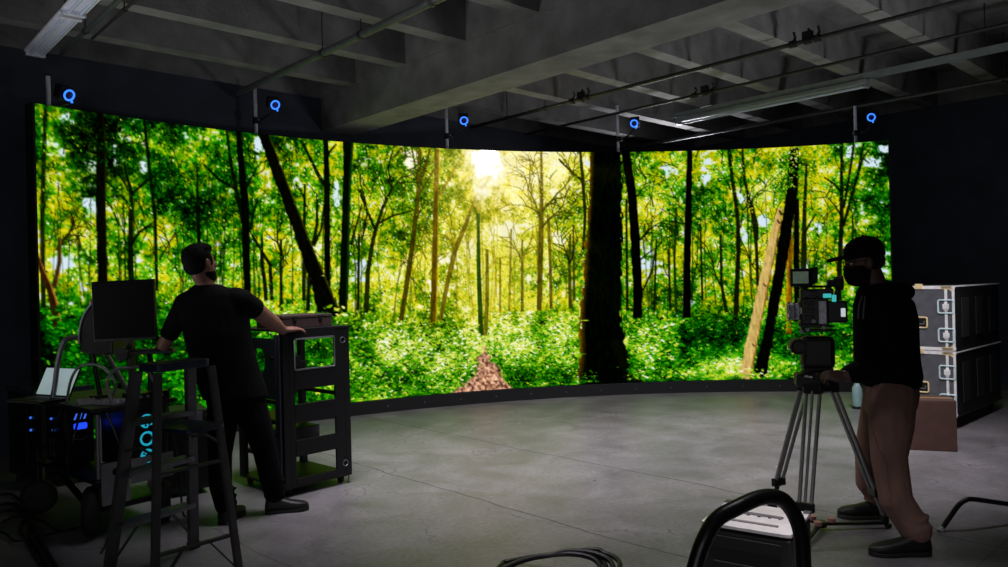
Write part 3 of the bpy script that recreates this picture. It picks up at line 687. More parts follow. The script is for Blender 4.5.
strip_light(1.60, 6.58, 7.85, 3.68, .17, 'pale strip light nearest the left end of the screen', 'left strip lights')
strip_light(1.60, 5.28, 6.53, 3.68, .17, 'pale strip light cut by the top edge, left of the ceiling rail', 'left strip lights')
pipe('ceiling_rail', 1.80, -2, 7.8, 3.70, .018, 'thin steel rail beside the two pale strip lights', (7.0, 5.5), m_steel, 'rail')
pipe('ceiling_rail', 1.93, -2, 7.3, 3.74, .012, 'thinner steel rail right of the pale strip lights', (6.4,), m_cond, 'rail')
def channel(t, s0, s1, z, w, h, label):
    p = thing('strut_channel', room(t, (s0 + s1) / 2, z), label, 'channel')
    b = MB(); pr = lambda s: [room(t - w / 2, s, z), room(t - w / 2, s, z + h), room(t + w / 2, s, z + h), room(t + w / 2, s, z), room(t + w / 2 - .006, s, z), room(t + w / 2 - .006, s, z + h - .006), room(t - w / 2 + .006, s, z + h - .006), room(t - w / 2 + .006, s, z)]
    b.loft([pr(s0), pr(s1)]); b.build('rail', m_fix2, p)
    for s in (s0 + .3, (s0 + s1) / 2, s1 - .3):
        b = MB(); b.cyl(room(t, s, z + h), room(t, s, HD), .006, n=6); b.build('hanger', m_cond, p)
m_fix2 = mat('grey enamel', (150, 158, 162), .45, .2, var=.12, scale=10, bump=.02)
channel(8.9, -1.5, 6.02, 3.72, .10, .06, 'long grey channel carrying the strip light at the right')
def strip2(t, s0, s1, z, label):
    p = thing('strip_light', room(t, (s0 + s1) / 2, z), label, 'ceiling light')
    b = MB(); b.box(room(t, (s0 + s1) / 2, z + .03), (.14, s1 - s0, .06), RM); b.build('housing', m_fix2, p, bevel=.012)
    b = MB(); b.cyl(room(t, s0 + .04, z - .02), room(t, s1 - .04, z - .02), .016, n=10); b.build('lamp_tube', m_tube, p, smooth=True)
    for s in (s0 + .02, s1 - .02):
        b = MB(); b.box(room(t, s, z - .005), (.12, .035, .06), RM); b.build('lamp_holder', m_fix2, p, bevel=.004)
strip2(8.9, 3.42, 5.96, 3.655, 'long unlit strip light right of the deep beam')
strip2(8.9, -.4, 1.75, 3.655, 'unlit strip light cut by the right edge of the view')

# ---------------------------------------------------------------- camera and light
cam = bpy.data.cameras.new('camera'); co = bpy.data.objects.new('camera', cam); COL.objects.link(co)
cam.sensor_width = 36; cam.lens = FOC * 36 / 1008; cam.clip_start = .05
co.location = (0, 0, CAMH)
co.rotation_euler = (Matrix.Rotation(math.radians(90), 3, 'X') @ Matrix.Rotation(-ROLL, 3, 'Z')).to_euler()
scene.camera = co
def area(name, loc, to, sx, sy, power, col=(1, 1, 1), spread=180):
    l = bpy.data.lights.new(name, 'AREA'); l.shape = 'RECTANGLE'; l.size = sx; l.size_y = sy; l.energy = power; l.color = col; l.spread = math.radians(spread)
    o = bpy.data.objects.new(name, l); COL.objects.link(o); o.location = V(loc); o.rotation_euler = (V(to) - V(loc)).to_track_quat('-Z', 'Y').to_euler(); return o
area('floor_fill', (-0.9, 5.1, 3.73), (-0.2, 6.7, 0), 1.6, .8, 60, (.98, .90, 1), 96)  # unseen lamp added overhead to brighten the floor before the screen
area('floor_fill', (3.1, 5.3, 3.73), (2.2, 7.4, 0), 1.4, .7, 58, (.98, .90, 1), 92)  # second added lamp, out of view, brightening the floor at the right
area('camera_fill', (-1.2, -3.4, 1.9), (0.0, 6, 1.4), 2.8, 2.4, 33, (.95, .97, 1))  # added fill from behind the camera; the room has no door there
area('right_ceiling_fill', (5.6, 5.0, .35), (2.2, 7.2, 3.9), 1.4, .6, 16, (.97, .95, 1), 84)  # unseen lamp added at the right to lift the ceiling undersides
area('hidden_ceiling_fill', room(10.3, 7.1, 3.2), room(5.5, 3.8, 4.0), 1.2, .3, 26, (.97, .95, 1), 120)  # added lamp, hidden behind the screen, grazing the joist undersides
area('left_ceiling_fill', (-4.6, 3.6, .35), (-2.0, 5.4, 3.9), 1.2, .5, 12, (.97, .95, 1), 70)  # unseen lamp added low at the left to light the ceiling
area('foreground_fill', (1.2, 2.5, 3.7), (1.1, 3.0, 0), .6, .5, 8, (1, .95, .98), 48)  # lamp added above the view to brighten the power unit's lid
w = bpy.data.worlds.new('world'); scene.world = w; w.use_nodes = True
w.node_tree.nodes['Background'].inputs['Color'].default_value = (.5, .55, .6, 1); w.node_tree.nodes['Background'].inputs['Strength'].default_value = .02
scene.view_settings.view_transform = 'Standard'; scene.view_settings.look = 'None'; scene.view_settings.gamma = 1; scene.view_settings.exposure = 0; scene.view_settings.use_curve_mapping = False

# ---------------------------------------------------------------- things: materials
m_chrome = mat('brushed metal', (150, 152, 156), .3, .9, var=.12, scale=30, bump=.03)
m_alu = mat('case aluminium', (240, 242, 240), .4, .0, var=.12, scale=20, bump=.03)
m_brass = mat('warm steel plate', (236, 212, 160), .4, .0, var=.15, scale=20, bump=.03)
m_case = mat('dark grey laminate', (88, 91, 96), .5, var=.18, scale=16, bump=.08, bscale=90)
m_casek = mat('black laminate', (14, 14, 16), .5, var=.25, scale=16, bump=.08, bscale=90)
m_latch = mat('pale zinc latch', (212, 236, 240), .35, .0, var=.15, scale=20, bump=.03)
m_card = mat('brown cardboard', (76, 52, 42), .9, var=.15, scale=9, bump=.06)
m_tripod = mat('tripod alloy', (158, 158, 160), .32, .7, var=.15, scale=20, bump=.02)
m_tripk = mat('tripod black alloy', (30, 30, 32), .4, .4, var=.2, scale=20, bump=.03)
m_white = mat('white sticker', (220, 226, 232), .5, var=.05, bump=0)
m_paper = mat('crumpled paper', (176, 174, 180), .8, var=.15, scale=14, bump=.3, bscale=30)

# ---------------------------------------------------------------- flight cases at the right
def flight_case(c0, z0, z1, wl, wr, label, casters):
    """c0: the near corner on plan; the grey end runs along D2, the long black side along D1"""
    root = thing('flight_case', c0 + UP * z0 - V((0, 0, .12 if casters else 0)), label, 'case', 'flight cases stacked beside the screen')
    base = c0 + UP * z0; H = z1 - z0
    c = base + D2 * (wl / 2) + D1 * (wr / 2) + UP * (H / 2)
    b = MB(); b.box(c, (wr - .012, wl - .012, H - .008), RM); b.build('body', m_casek, root, bevel=.004)
    b = MB(); b.box(base + D2 * (wl / 2) + UP * (H / 2) + D1 * .004, (.008, wl - .03, H - .03), RM); b.build('end_panel', m_case, root)
    e = .032; o = D1 * -.004
    # aluminium edging of the end
    def strip(name, s0, s1, h0, h1, m=m_alu, out=.006, par=root):
        b = MB(); b.box(base + D2 * ((s0 + s1) / 2) + UP * ((h0 + h1) / 2) + D1 * (.003 - out / 2), (out + .006, abs(s1 - s0), h1 - h0), RM); return b.build(name, m, par, bevel=.002)
    strip('top_edging', 0, wl, H - e, H); strip('bottom_edging', 0, wl, 0, e); strip('corner_edging', 0, .022, e, H - e); strip('corner_edging', wl - .022, wl, e, H - e)
    strip('lid_seam', .062, .086, e, H - e); strip('lid_seam', wl - .086, wl - .062, e, H - e)
    # edging along the long side
    for h0, h1 in ((H - .014, H), (0, .014)):
        b = MB(); b.box(base + D1 * (wr / 2) + UP * ((h0 + h1) / 2) + D2 * .0, (wr, .012, h1 - h0), RM); b.build('side_edging', m_alu if h0 > .1 else m_casek, root)
    for k in range(3):
        b = MB(); b.box(base + D1 * (wr * (.2 + .3 * k)) + UP * (H * .5) - D2 * .002, (.22, .012, H * .62), RM); b.build('side_recess', m_rubber, root, bevel=.003)
    # ball corners and braces
    for s, sg in ((0, 1), (wl, -1)):
        for h, hg in ((0, 1), (H, -1)):
            b = MB(); b.ball(base + D2 * (s + sg * .016) + UP * (h + hg * .020) + D1 * .010, .020, n=12); b.build('ball_corner', m_alu, root, smooth=True)
            b = MB(); q = base + D2 * s + UP * h - D1 * .006
            b.prism([q + D2 * sg * .02 + UP * hg * .004, q + D2 * sg * .115 + UP * hg * .004, q + D2 * sg * .115 + UP * hg * .034, q + D2 * sg * .05 + UP * hg * .036, q + D2 * sg * .02 + UP * hg * .06], D1 * .006); b.build('corner_brace', m_brass, root)
    def dish(s, h, w, hh, m, name):
        q = base + D2 * s + UP * h - D1 * .008
        b = MB(); b.tube(rrect(q, D2, UP, w, hh, .016), .008, 8, closed=True); o = b.build(name, m, root, smooth=True)
        b = MB(); b.prism(rrect(q + D1 * .004, D2, UP, w - .01, hh - .01, .012), D1 * .006); b.build('recess', m_case if m is m_latch else m_casek, o)
        return o, q
    for s in (.074, wl - .074):
        for h in (H * .24, H * .68):
            o, q = dish(s, h, .135, .125, m_latch, 'latch')
            b = MB(); b.box(q - D2 * .0 + D1 * -.004, (.014, .055, .05), RM); b.box(q + UP * .03, (.012, .03, .02), RM); b.box(q - UP * .032, (.012, .04, .016), RM); b.build('catch', m_alu, o, bevel=.004)
    o, q = dish(wl / 2 + .0, H * .43, .135, .10, m_brass, 'handle_plate')
    b = MB(); b.tube([q + D2 * .045 + UP * .015, q + D2 * .04 - UP * .014 - D1 * .006, q - D2 * .04 - UP * .014 - D1 * .006, q - D2 * .045 + UP * .015], .008, 8); b.build('handle', m_steel, o, smooth=True)
    b = MB(); b.box(base + D2 * (wl / 2) + UP * (H - .005) - D1 * .008, (.012, .07, .05), RM); b.build('lid_catch', m_brass, root, bevel=.004)
    if casters:
        for t in (.1, wr - .1):
            for s in (.09, wl - .09):
                q = c0 + D1 * t + D2 * s
                b = MB(); b.box(q + UP * (z0 - .006), (.09, .09, .012), RM); b.bar(q + D2 * .03 + UP * (z0 - .01), q + D2 * .03 + UP * .05 + D1 * .02, .006, .04); b.bar(q - D2 * .03 + UP * (z0 - .01), q - D2 * .03 + UP * .05 + D1 * .02, .006, .04)
                k = b.build('caster', m_casek, root)
                b = MB(); w0 = q + UP * .05 + D1 * .03; b.cyl(w0 - D2 * .018, w0 + D2 * .018, .05, n=18); b.build('wheel', m_rubber, k, smooth=True)
    return root
CC = V((4.28, 7.2, 0))
flight_case(CC, .12, .744, .62, 1.5, 'black and grey flight case on casters, lower of the two stacked', True)
flight_case(CC, .750, 1.376, .62, 1.5, 'black and grey flight case on top of the other one', False)

# ---------------------------------------------------------------- cardboard box beside the cases
def carton():
    k = G(910, 450); u = V((.943, -.333, 0)); v = V((.333, .943, 0)); w, d, h = .355, .34, .42
    root = thing('cardboard_box', k + u * (w / 2) + v * (d / 2), 'plain brown cardboard box on the floor before the flight cases', 'box')
    M = Matrix((u, v, UP)).transposed(); c = k + u * (w / 2) + v * (d / 2)
    b = MB(); b.box(c + UP * (h / 2 - .001), (w, d, h - .004), M); b.build('carton', m_card, root, bevel=.004)
    for s in (-1, 1):
        b = MB(); b.box(c + v * (s * d / 4) + UP * (h + .001), (w + .004, d / 2 - .004, .005), M); b.build('flap', m_card, root)
    b = MB(); b.box(c + UP * (h + .005), (w + .006, .05, .002), M); b.build('tape', mat('packing tape', (150, 120, 80), .3, var=.1, bump=0), root)
carton()

# ---------------------------------------------------------------- water bottle on the floor
def bottle():
    q = G(857.5, 408.5)
    root = thing('water_bottle', q, 'clear pale water bottle on the floor beyond the tripod', 'bottle')
    m = mat('clear pale plastic', (176, 214, 216), .12, var=.08, scale=20, bump=.05, trans=.45)
    b = MB(); b.lathe(q + UP * .028, UP, [(0, .048), (.01, .054), (.05, .05), (.07, .054), (.11, .05), (.13, .054), (.20, .053), (.245, .03), (.262, .02), (.275, .02)], 20); b.build('bottle_body', m, root, smooth=True)
    b = MB(); b.lathe(q + UP * .303, UP, [(0, .022), (.022, .022), (.024, .018)], 16); b.build('cap', m_white, root, smooth=True)
    b = MB(); b.lathe(q, UP, [(0, .056), (.024, .056), (.028, .05)], 20); b.build('base', m_dark, root, smooth=True)
bottle()

# ---------------------------------------------------------------- grey equipment box and the hand truck in the foreground
def toolcase():
    h = .46
    fl, fr, bl = G(700.7, 521.5, h), G(791, 536, h), G(728, 500.7, h)
    u = (fr - fl); w = u.length; u.normalize(); v = V((-u.y, u.x, 0)); d = (bl - fl).dot(v)
    M = Matrix((u, v, UP)).transposed(); c = fl + u * (w / 2) + v * (d / 2); c.z = 0
    root = thing('power_unit', c, 'grey metal power unit with a slotted grip on its top', 'equipment box')
    m_top = mat('light grey enamel', (214, 208, 212), .3, .0, var=.12, scale=14, bump=.08, bscale=80)
    m_side = mat('charcoal enamel', (30, 30, 32), .5, var=.2, scale=14, bump=.05)
    b = MB(); b.box(c + UP * (h / 2 - .012), (w - .004, d - .004, h - .024), M); b.build('body', m_side, root, bevel=.008)
    # lid with the grip opening
    q = c + UP * (h - .012) + u * .01 + v * .03
    N = 24
    hole = rrect(q, u, v, .19, .055, .02, 5)
    outer = []
    for p in hole:
        a = (p - q); x = a.dot(u) / .095; y = a.dot(v) / .0275; k = max(abs(x), abs(y)); outer.append(c + UP * (h - .012) + u * (x / k * w / 2) + v * (y / k * d / 2))
    b = MB(); b.plate(outer, hole, UP * .012); lid = b.build('lid', m_top, root)
    b = MB(); b.prism(rrect(q - UP * .010, u, v, .20, .065, .02), UP * .008); b.build('grip_recess', m_rubber, lid)
    for k in range(4):
        b = MB(); b.box(q + u * (-.07 + .045 * k) - v * .024 + UP * .008, (.032, .012, .012), M); b.build('grip_rib', m_top, lid, bevel=.003)
    b = MB(); b.box(c + UP * (h + .002) - v * (d * .26), (w * .62, .02, .004), M); b.build('lid_groove', mat('grey rib', (120, 112, 116), .5, var=.1), lid, bevel=.001)
    for s in (-1, 1):
        b = MB(); b.box(c + UP * (h + .001) + u * (s * (w / 2 - .012)) + v * (d / 2 - .016), (.03, .035, .012), M); b.build('corner_cap', m_steel, lid, bevel=.003)
    f = c - v * (d / 2)
    b = MB(); b.box(f + UP * (h - .07) - v * .002, (w * .8, .008, .05), M); b.build('label_strip', m_rubber, root, bevel=.002)
    b = MB(); b.box(f + UP * (h * .42) - v * .002, (w * .72, .01, h * .5), M); pn = b.build('front_panel', m_rubber, root, bevel=.004)
    for k in range(3):
        b = MB(); b.cyl(f + UP * (h * .25) + u * (-.1 + .1 * k) - v * .006, f + UP * (h * .25) + u * (-.1 + .1 * k) - v * .012, .018, n=14); b.build('socket', m_dark, pn)
    for s in (-1, 1):
        for e in (-1, 1):
            pass
toolcase()
def hand_truck():
    z0 = P(760, 560, 1.95)
    root = thing('hand_truck', V((z0.x, z0.y, 0)), 'black hooped hand truck standing in front of the grey power unit', 'hand truck')
    m_h = mat('worn black tube', (22, 22, 23), .34, .25, var=.3, scale=10, bump=.04)
    ctrl = [(688, 600, 1.88), (695, 567, 1.89), (704, 540, 1.90), (717, 519, 1.92), (738, 507, 1.94), (757, 498.5, 1.97), (770, 496.5, 1.99), (783, 500, 2.01), (794, 514, 2.03), (801, 534, 2.04), (803.5, 567, 2.05), (805, 600, 2.05)]
    pts = curve_pts([P(*c) for c in ctrl], 6)
    a, e = pts[0], pts[-1]
    fa = V((a.x - .10, a.y + .02, .09)); fe = V((e.x + .02, e.y + .05, .09))
    b = MB(); b.tube([fa, fa.lerp(a, .5)] + pts + [e.lerp(fe, .5), fe], .0205, 14); b.build('frame', m_h, root, smooth=True)
    for k in (.25, .55, .85):
        b = MB(); b.cyl(a.lerp(fa, k), e.lerp(fe, k), .012, n=10); b.build('crossbar', m_h, root, smooth=True)
    x = (fe - fa).normalized(); y = V((-x.y, x.x, 0)).normalized(); M = Matrix((V((x.x, x.y, 0)).normalized(), y, UP)).transposed(); mid = (fa + fe) / 2
    b = MB(); b.box(V((mid.x, mid.y, .012)) - y * .11, ((fe - fa).length + .06, .24, .012), M); b.build('toe_plate', m_tripk, root, bevel=.003)
    b = MB(); b.bar(V((fa.x, fa.y, .02)), V((fa.x, fa.y, .10)), .04, .02); b.build('bracket', m_h, root); b = MB(); b.bar(V((fe.x, fe.y, .02)), V((fe.x, fe.y, .10)), .04, .02); b.build('bracket', m_h, root)
    for q, sg in ((fa, -1), (fe, 1)):
        w0 = V((q.x, q.y, .09)) + y * .05 + x * (sg * .05)
        b = MB(); b.lathe(w0 - x * .02, x, [(0, .05), (0, .08), (.01, .09), (.03, .09), (.04, .08), (.04, .05)], 20); b.build('wheel', m_rubber, root, smooth=True)
hand_truck()

# ---------------------------------------------------------------- bent tube leg at the right edge
def tube_stand():
    a = G(940, 531.5); d = 4.4
    root = thing('bent_tube_stand', a, 'low stand of bent steel tube at the right edge of the floor', 'stand')
    t = [a, P(950, 517, 4.41), P(958, 506, 4.42), P(965, 500.5, 4.43), P(974, 499.3, 4.44), P(1008, 504, 4.5)]
    end = P(1060, 510, 4.6)
    far = V((end.x + .25, end.y + .4, 0))
    b = MB(); b.tube(curve_pts(t + [end, P(1078, 516, 4.62), V((end.x + .2, end.y + .02, 0.0))], 6), .0145, 12); b.build('tube', mat('worn dark tube', (52, 52, 54), .34, .7, var=.2), root, smooth=True)
    b = MB(); b.cyl(a + V((0, 0, 0)), a.lerp(V(t[1]), .25), .0185, n=12); b.build('foot', mat('pale tip', (170, 174, 178), .4, var=.1), root, smooth=True)
tube_stand()

# ---------------------------------------------------------------- cables
def cable(name, pts, r, label, cat, group=None, n=6):
    b = MB(); b.tube(curve_pts(pts, n), r, 8); return tag(b.build(name, mat('black cable', (14, 14, 17), .45, var=.25, scale=30, bump=.03), smooth=True), label, cat, group)
def coil():
    c = G(553, 592); pts = []
    for k in range(64):
        a = k / 64 * 2 * math.pi * 3.2; R = .23 + .035 * math.sin(k * .23) + .004 * k / 10
        tilt = .05 + .045 * math.sin(a + .8) * (1 if k < 45 else .6)
        pts.append(V((c.x + R * math.cos(a) * 1.15, c.y + .02 + R * math.sin(a) * .75, .016 + max(0, tilt) + .012 * (k / 20))))
    pts += [G(512, 563) + UP * .014, G(500, 569) + UP * .014, G(480, 590) + UP * .014]
    cable('cable_coil', pts, .013, 'loose coil of thick black cable at the bottom centre', 'cable', None, 4)
coil()
CB = [([(-10, 508), (12, 505), (26, 516), (20, 530), (30, 548), (46, 575)], .011, 'outermost cable of the bundle on the floor before the cart'),
      ([(-12, 516), (14, 513), (28, 524), (30, 540), (44, 560), (58, 590)], .012, 'cable with a double bend running to the bottom edge by the cart'),
      ([(-10, 500), (10, 497), (24, 508), (30, 524), (40, 542), (62, 580)], .010, 'inner cable of the bundle nearest the cart wheel'),
      ([(-12, 532), (6, 538), (14, 545), (30, 543), (60, 536), (84, 532)], .008, 'thin cable looping right across the floor toward the cart wheel'),
      ([(-10, 536), (10, 523), (26, 521), (44, 527), (62, 536), (96, 527)], .008, 'thin cable arching over the bundle to the cart wheel')]
for i, (p, r, lab) in enumerate(CB): cable('floor_cable', [G(x, y) + UP * (r + .006 * i) for x, y in p], r, lab, 'cable', 'cables on the floor before the cart')

# ---------------------------------------------------------------- step ladder
def ladder():
    c = V((-1.764, 4.02, 0)); wd = V((.48, .877, 0)).normalized(); sp = V((.877, -.48, 0)).normalized()   # across the treads; from tread side to brace side
    root = thing('step_ladder', c, 'grey step ladder with blue top standing before the equipment cart', 'ladder')
    m_l = mat('grey ladder rail', (82, 80, 84), .45, .35, var=.15, scale=14, bump=.03)
    m_t = mat('aluminium tread', (120, 122, 128), .35, .7, var=.12, scale=30, bump=.15, bscale=120)
    m_top = mat('dark blue plastic', (26, 32, 62), .45, var=.15, scale=16, bump=.05)
    H = 1.14; A = V((-2.115, 3.98, 0)); Cc = V((-1.85, 4.42, 0)); D = V((-1.425, 3.97, 0)); B = V((-1.725, 3.66, 0))
    top = lambda w, s: c + wd * w + sp * s + UP * (H - .05)
    tA, tC, tB, tD = top(-.16, -.085), top(.17, -.085), top(-.16, .085), top(.17, .085)
    for a, t in ((A, tA), (Cc, tC)):
        b = MB(); b.bar(a + UP * .02, t, .03, .062, wd); b.build('side_rail', m_l, root, bevel=.004)
    for a, t in ((B, tB), (D, tD)):
        b = MB(); b.bar(a + UP * .02, t, .026, .04, wd); b.build('rear_rail', m_l, root, bevel=.004)
    for a in (A, Cc, B, D):
        b = MB(); b.box(a + UP * .02, (.05, .06, .04), Matrix((sp, wd, UP)).transposed()); b.build('rubber_foot', m_rubber, root, bevel=.005)
    for z in (.27, .55, .82):
        k = (z - .02) / (H - .07); p, q = (A + UP * .02).lerp(tA, k), (Cc + UP * .02).lerp(tC, k)
        b = MB(); x = (q - p).normalized(); b.box((p + q) / 2, ((q - p).length - .02, .085, .025), Matrix((x, V((-x.y, x.x, 0)), UP)).transposed()); tr = b.build('tread', m_t, root, bevel=.003)
        b = MB()
        for e in (-.035, 0, .035):
            b = MB(); b.bar(p.lerp(q, .05) + sp * e + UP * .014, p.lerp(q, .95) + sp * e + UP * .014, .008, .004); b.build('rib', m_t, tr)
    for z in (.22, .62):
        k = z / H; p, q = B.lerp(tB, k), D.lerp(tD, k); b = MB(); b.bar(p, q, .03, .014, UP); b.build('rear_brace', m_l, root)
    p, q = B.lerp(tB, .2), D.lerp(tD, .2)
    for a, e in ((B.lerp(tB, .03), p.lerp(q, .35)), (D.lerp(tD, .03), p.lerp(q, .65))):
        b = MB(); b.bar(a, e, .018, .008); b.build('diagonal_brace', m_l, root)
    k = .25
    for a, t, e in ((A, tA, .3), (Cc, tC, .7)):
        aa, cc2 = (A).lerp(tA, .24), Cc.lerp(tC, .24); b = MB(); b.bar(a.lerp(t, .06), aa.lerp(cc2, e), .016, .008); b.build('tread_brace', m_l, root)
    for a, t, b2, t2 in ((A, tA, B, tB), (Cc, tC, D, tD)):
        b = MB(); m1, m2 = a.lerp(t, .62), b2.lerp(t2, .62); mid = (m1 + m2) / 2 + UP * .03; b.tube([m1, mid, m2], .007, 6); b.build('spreader', m_steel, root)
    # the folding shelf
    q = top(.02, .0); q.z = .775; M = Matrix((sp, wd, UP)).transposed()
    b = MB(); b.prism(rrect(q + sp * .06, sp, wd, .36, .24, .05), UP * .02); b.build('shelf', m_top, root, bevel=.004)
    b = MB(); b.prism(rrect(top(.005, 0) + UP * .0, sp, wd, .19, .325, .04), UP * .042); cap = b.build('top_cap', m_top, root, bevel=.006)
    b = MB(); b.prism(rrect(top(.005, 0) + UP * .042, sp, wd, .10, .24, .03), UP * .004); b.build('tray', mat('blue tray', (20, 26, 50), .5, var=.15), cap)
ladder()

# ---------------------------------------------------------------- open equipment rack
m_rack = mat('black rack steel', (6, 6, 8), .5, .1, var=.2, scale=14, bump=.04)
m_rackg = mat('blue grey side panel', (74, 76, 92), .5, .1, var=.15, scale=10, bump=.04)
def rack():
    K = G(286, 499); R0 = G(355, 481.5); u = (R0 - K); u.normalize(); v = V((-u.y, u.x, 0)); W, D, z0, z1 = .575, .66, .08, 1.19
    M = Matrix((u, v, UP)).transposed(); at = lambda a, b_, z: K + u * a + v * b_ + UP * z
    root = thing('equipment_rack', at(W / 2, D / 2, 0), 'black open equipment rack on casters under the man\'s right hand', 'rack')
    def bx(name, a0, a1, b0, b1, h0, h1, m=m_rack, par=root, bev=.003):
        q = MB(); q.box(at((a0 + a1) / 2, (b0 + b1) / 2, (h0 + h1) / 2), (a1 - a0, b1 - b0, h1 - h0), M); return q.build(name, m, par, bevel=bev)
    for a in (0, W - .05):
        for b_ in (0, D - .05): bx('corner_post', a, a + .05, b_, b_ + .05, z0, z1)
    bx('top_panel', -.005, W + .005, -.005, D + .005, z1, z1 + .018); bx('bottom_panel', 0, W, 0, D, z0 - .02, z0)
    # the front: blank panels with gaps between them
    a0, a1 = .05, W - .05
    bx('side_flange', .05, .095, 0, .02, z0, z1); bx('side_flange', W - .135, W - .05, 0, .02, z0, z1)
    for h0, h1 in ((z0, .125), (.29, .40), (.525, .66), (.765, .91), (1.135, z1)): bx('blank_panel', .09, W - .13, -.004, .016, h0, h1)
    q = MB(); q.tube(rrect(at((.095 + W - .135) / 2, -.002, 1.022), u, UP, W - .235, .225, .012), .007, 8, closed=True); q.build('opening_rim', m_chrome, root, smooth=True)
    q = MB(); q.box(at(.14, .05, .965), (.05, .05, .09), M); q.box(at(.19, .06, .945), (.05, .05, .05), M); q.build('connector_block', m_dark, root, bevel=.004)
    for h in (z0 + .08, z1 - .09):
        q = MB(); q.ring(at(W - .06, -.002, h), v, .022, .004, 20, 6); q.build('bolt_ring', m_chrome, root, smooth=True)
    # left side: blue grey panel with an oval opening, open frame below
    cx, cz, pw, ph = .30, .92, .50, .44
    hole = [at(-.006, cx + .02 + .085 * math.cos(t) * (1 if math.cos(t) < 0 else 1.0), cz + .05 + .10 * math.sin(t)) for t in [2 * math.pi * k / 28 for k in range(28)]]
    outer = []
    for k in range(28):
        t = 2 * math.pi * k / 28; x, y = math.cos(t), math.sin(t); s = 1 / max(abs(x) / (pw / 2), abs(y) / (ph / 2)); outer.append(at(-.006, cx + x * s, cz + y * s))
    q = MB(); q.plate(outer, hole, u * .012); q.build('side_panel', m_rackg, root)
    bx('side_stile', -.012, .004, .03, .055, z0, z1 - .02, m_rackg); bx('side_stile', -.012, .004, .075, .10, z0, z1 - .02, m_rackg); bx('side_stile', -.010, .004, .56, .60, z0, z1 - .02, m_rack)
    q = MB(); q.cyl(at(-.02, .13, 1.0), at(.0, .13, 1.0), .014, n=12); q.build('catch', m_dark, root)
    for h in (.26, .52, .66): bx('shelf_rail', 0, .02, .05, D - .05, h, h + .03); bx('shelf_rail', W - .02, W, .05, D - .05, h, h + .03)
    bx('shelf', .03, W - .03, .05, D - .04, .268, .28); bx('shelf', .03, W - .03, .05, D - .04, .528, .54)
    q = MB(); q.box(at(W * .5, D * .6, .36), (.34, .3, .155), M); q.build('mounted_unit', m_steel, root, bevel=.006)
    for k in range(5):
        q = MB(); q.tube(curve_pts([at(.12 + .05 * k, .42 - .05 * k, .285), at(.10, .3, .40), at(.2 + .03 * k, .2, .29)], 6), .006, 6); q.build('loose_cable', m_rubber, root, smooth=True)
    for a in (.06, W - .06):
        for b_ in (.06, D - .06):
            q = MB(); q.box(at(a, b_, .055), (.06, .06, .012), M); q.bar(at(a - .018, b_, .055), at(a - .018, b_ + .01, .026), .004, .03); q.bar(at(a + .018, b_, .055), at(a + .018, b_ + .01, .026), .004, .03); k = q.build('caster', m_rack, root)
            q = MB(); q.cyl(at(a - .013, b_ + .01, .027), at(a + .013, b_ + .01, .027), .027, n=16); q.build('wheel', m_rubber, k, smooth=True)
    q = MB(); q.lathe(at(W - .02, .02, .001), UP, [(0, .012), (.008, .014), (.012, .006), (.06, .006)], 12); q.build('levelling_foot', m_steel, root, smooth=True)
    # the flat case lying on the rack
    k0 = at(.06, .10, z1 + .018)
    bxr = thing('flat_case', k0 + u * .21 + v * .17, 'flat dark brown case lying on top of the equipment rack', 'case')
    mw = mat('dark brown board', (58, 44, 42), .6, var=.2, scale=9, bump=.05, stretch=(1, 6, 1))
    q = MB(); q.box(k0 + u * .21 + v * .17 + UP * .036, (.43, .36, .072), M); q.build('tray', mw, bxr, bevel=.004)
    q = MB(); q.box(k0 + u * .21 + v * .17 + UP * .084, (.438, .368, .022), M); q.build('lid', mw, bxr, bevel=.004)
    for s in (.1, .32):
        q = MB(); q.box(k0 + u * s - v * .016 + UP * .07, (.03, .012, .035), M); q.build('clasp', m_dark, bxr, bevel=.002)
    return at
rack_at = rack()

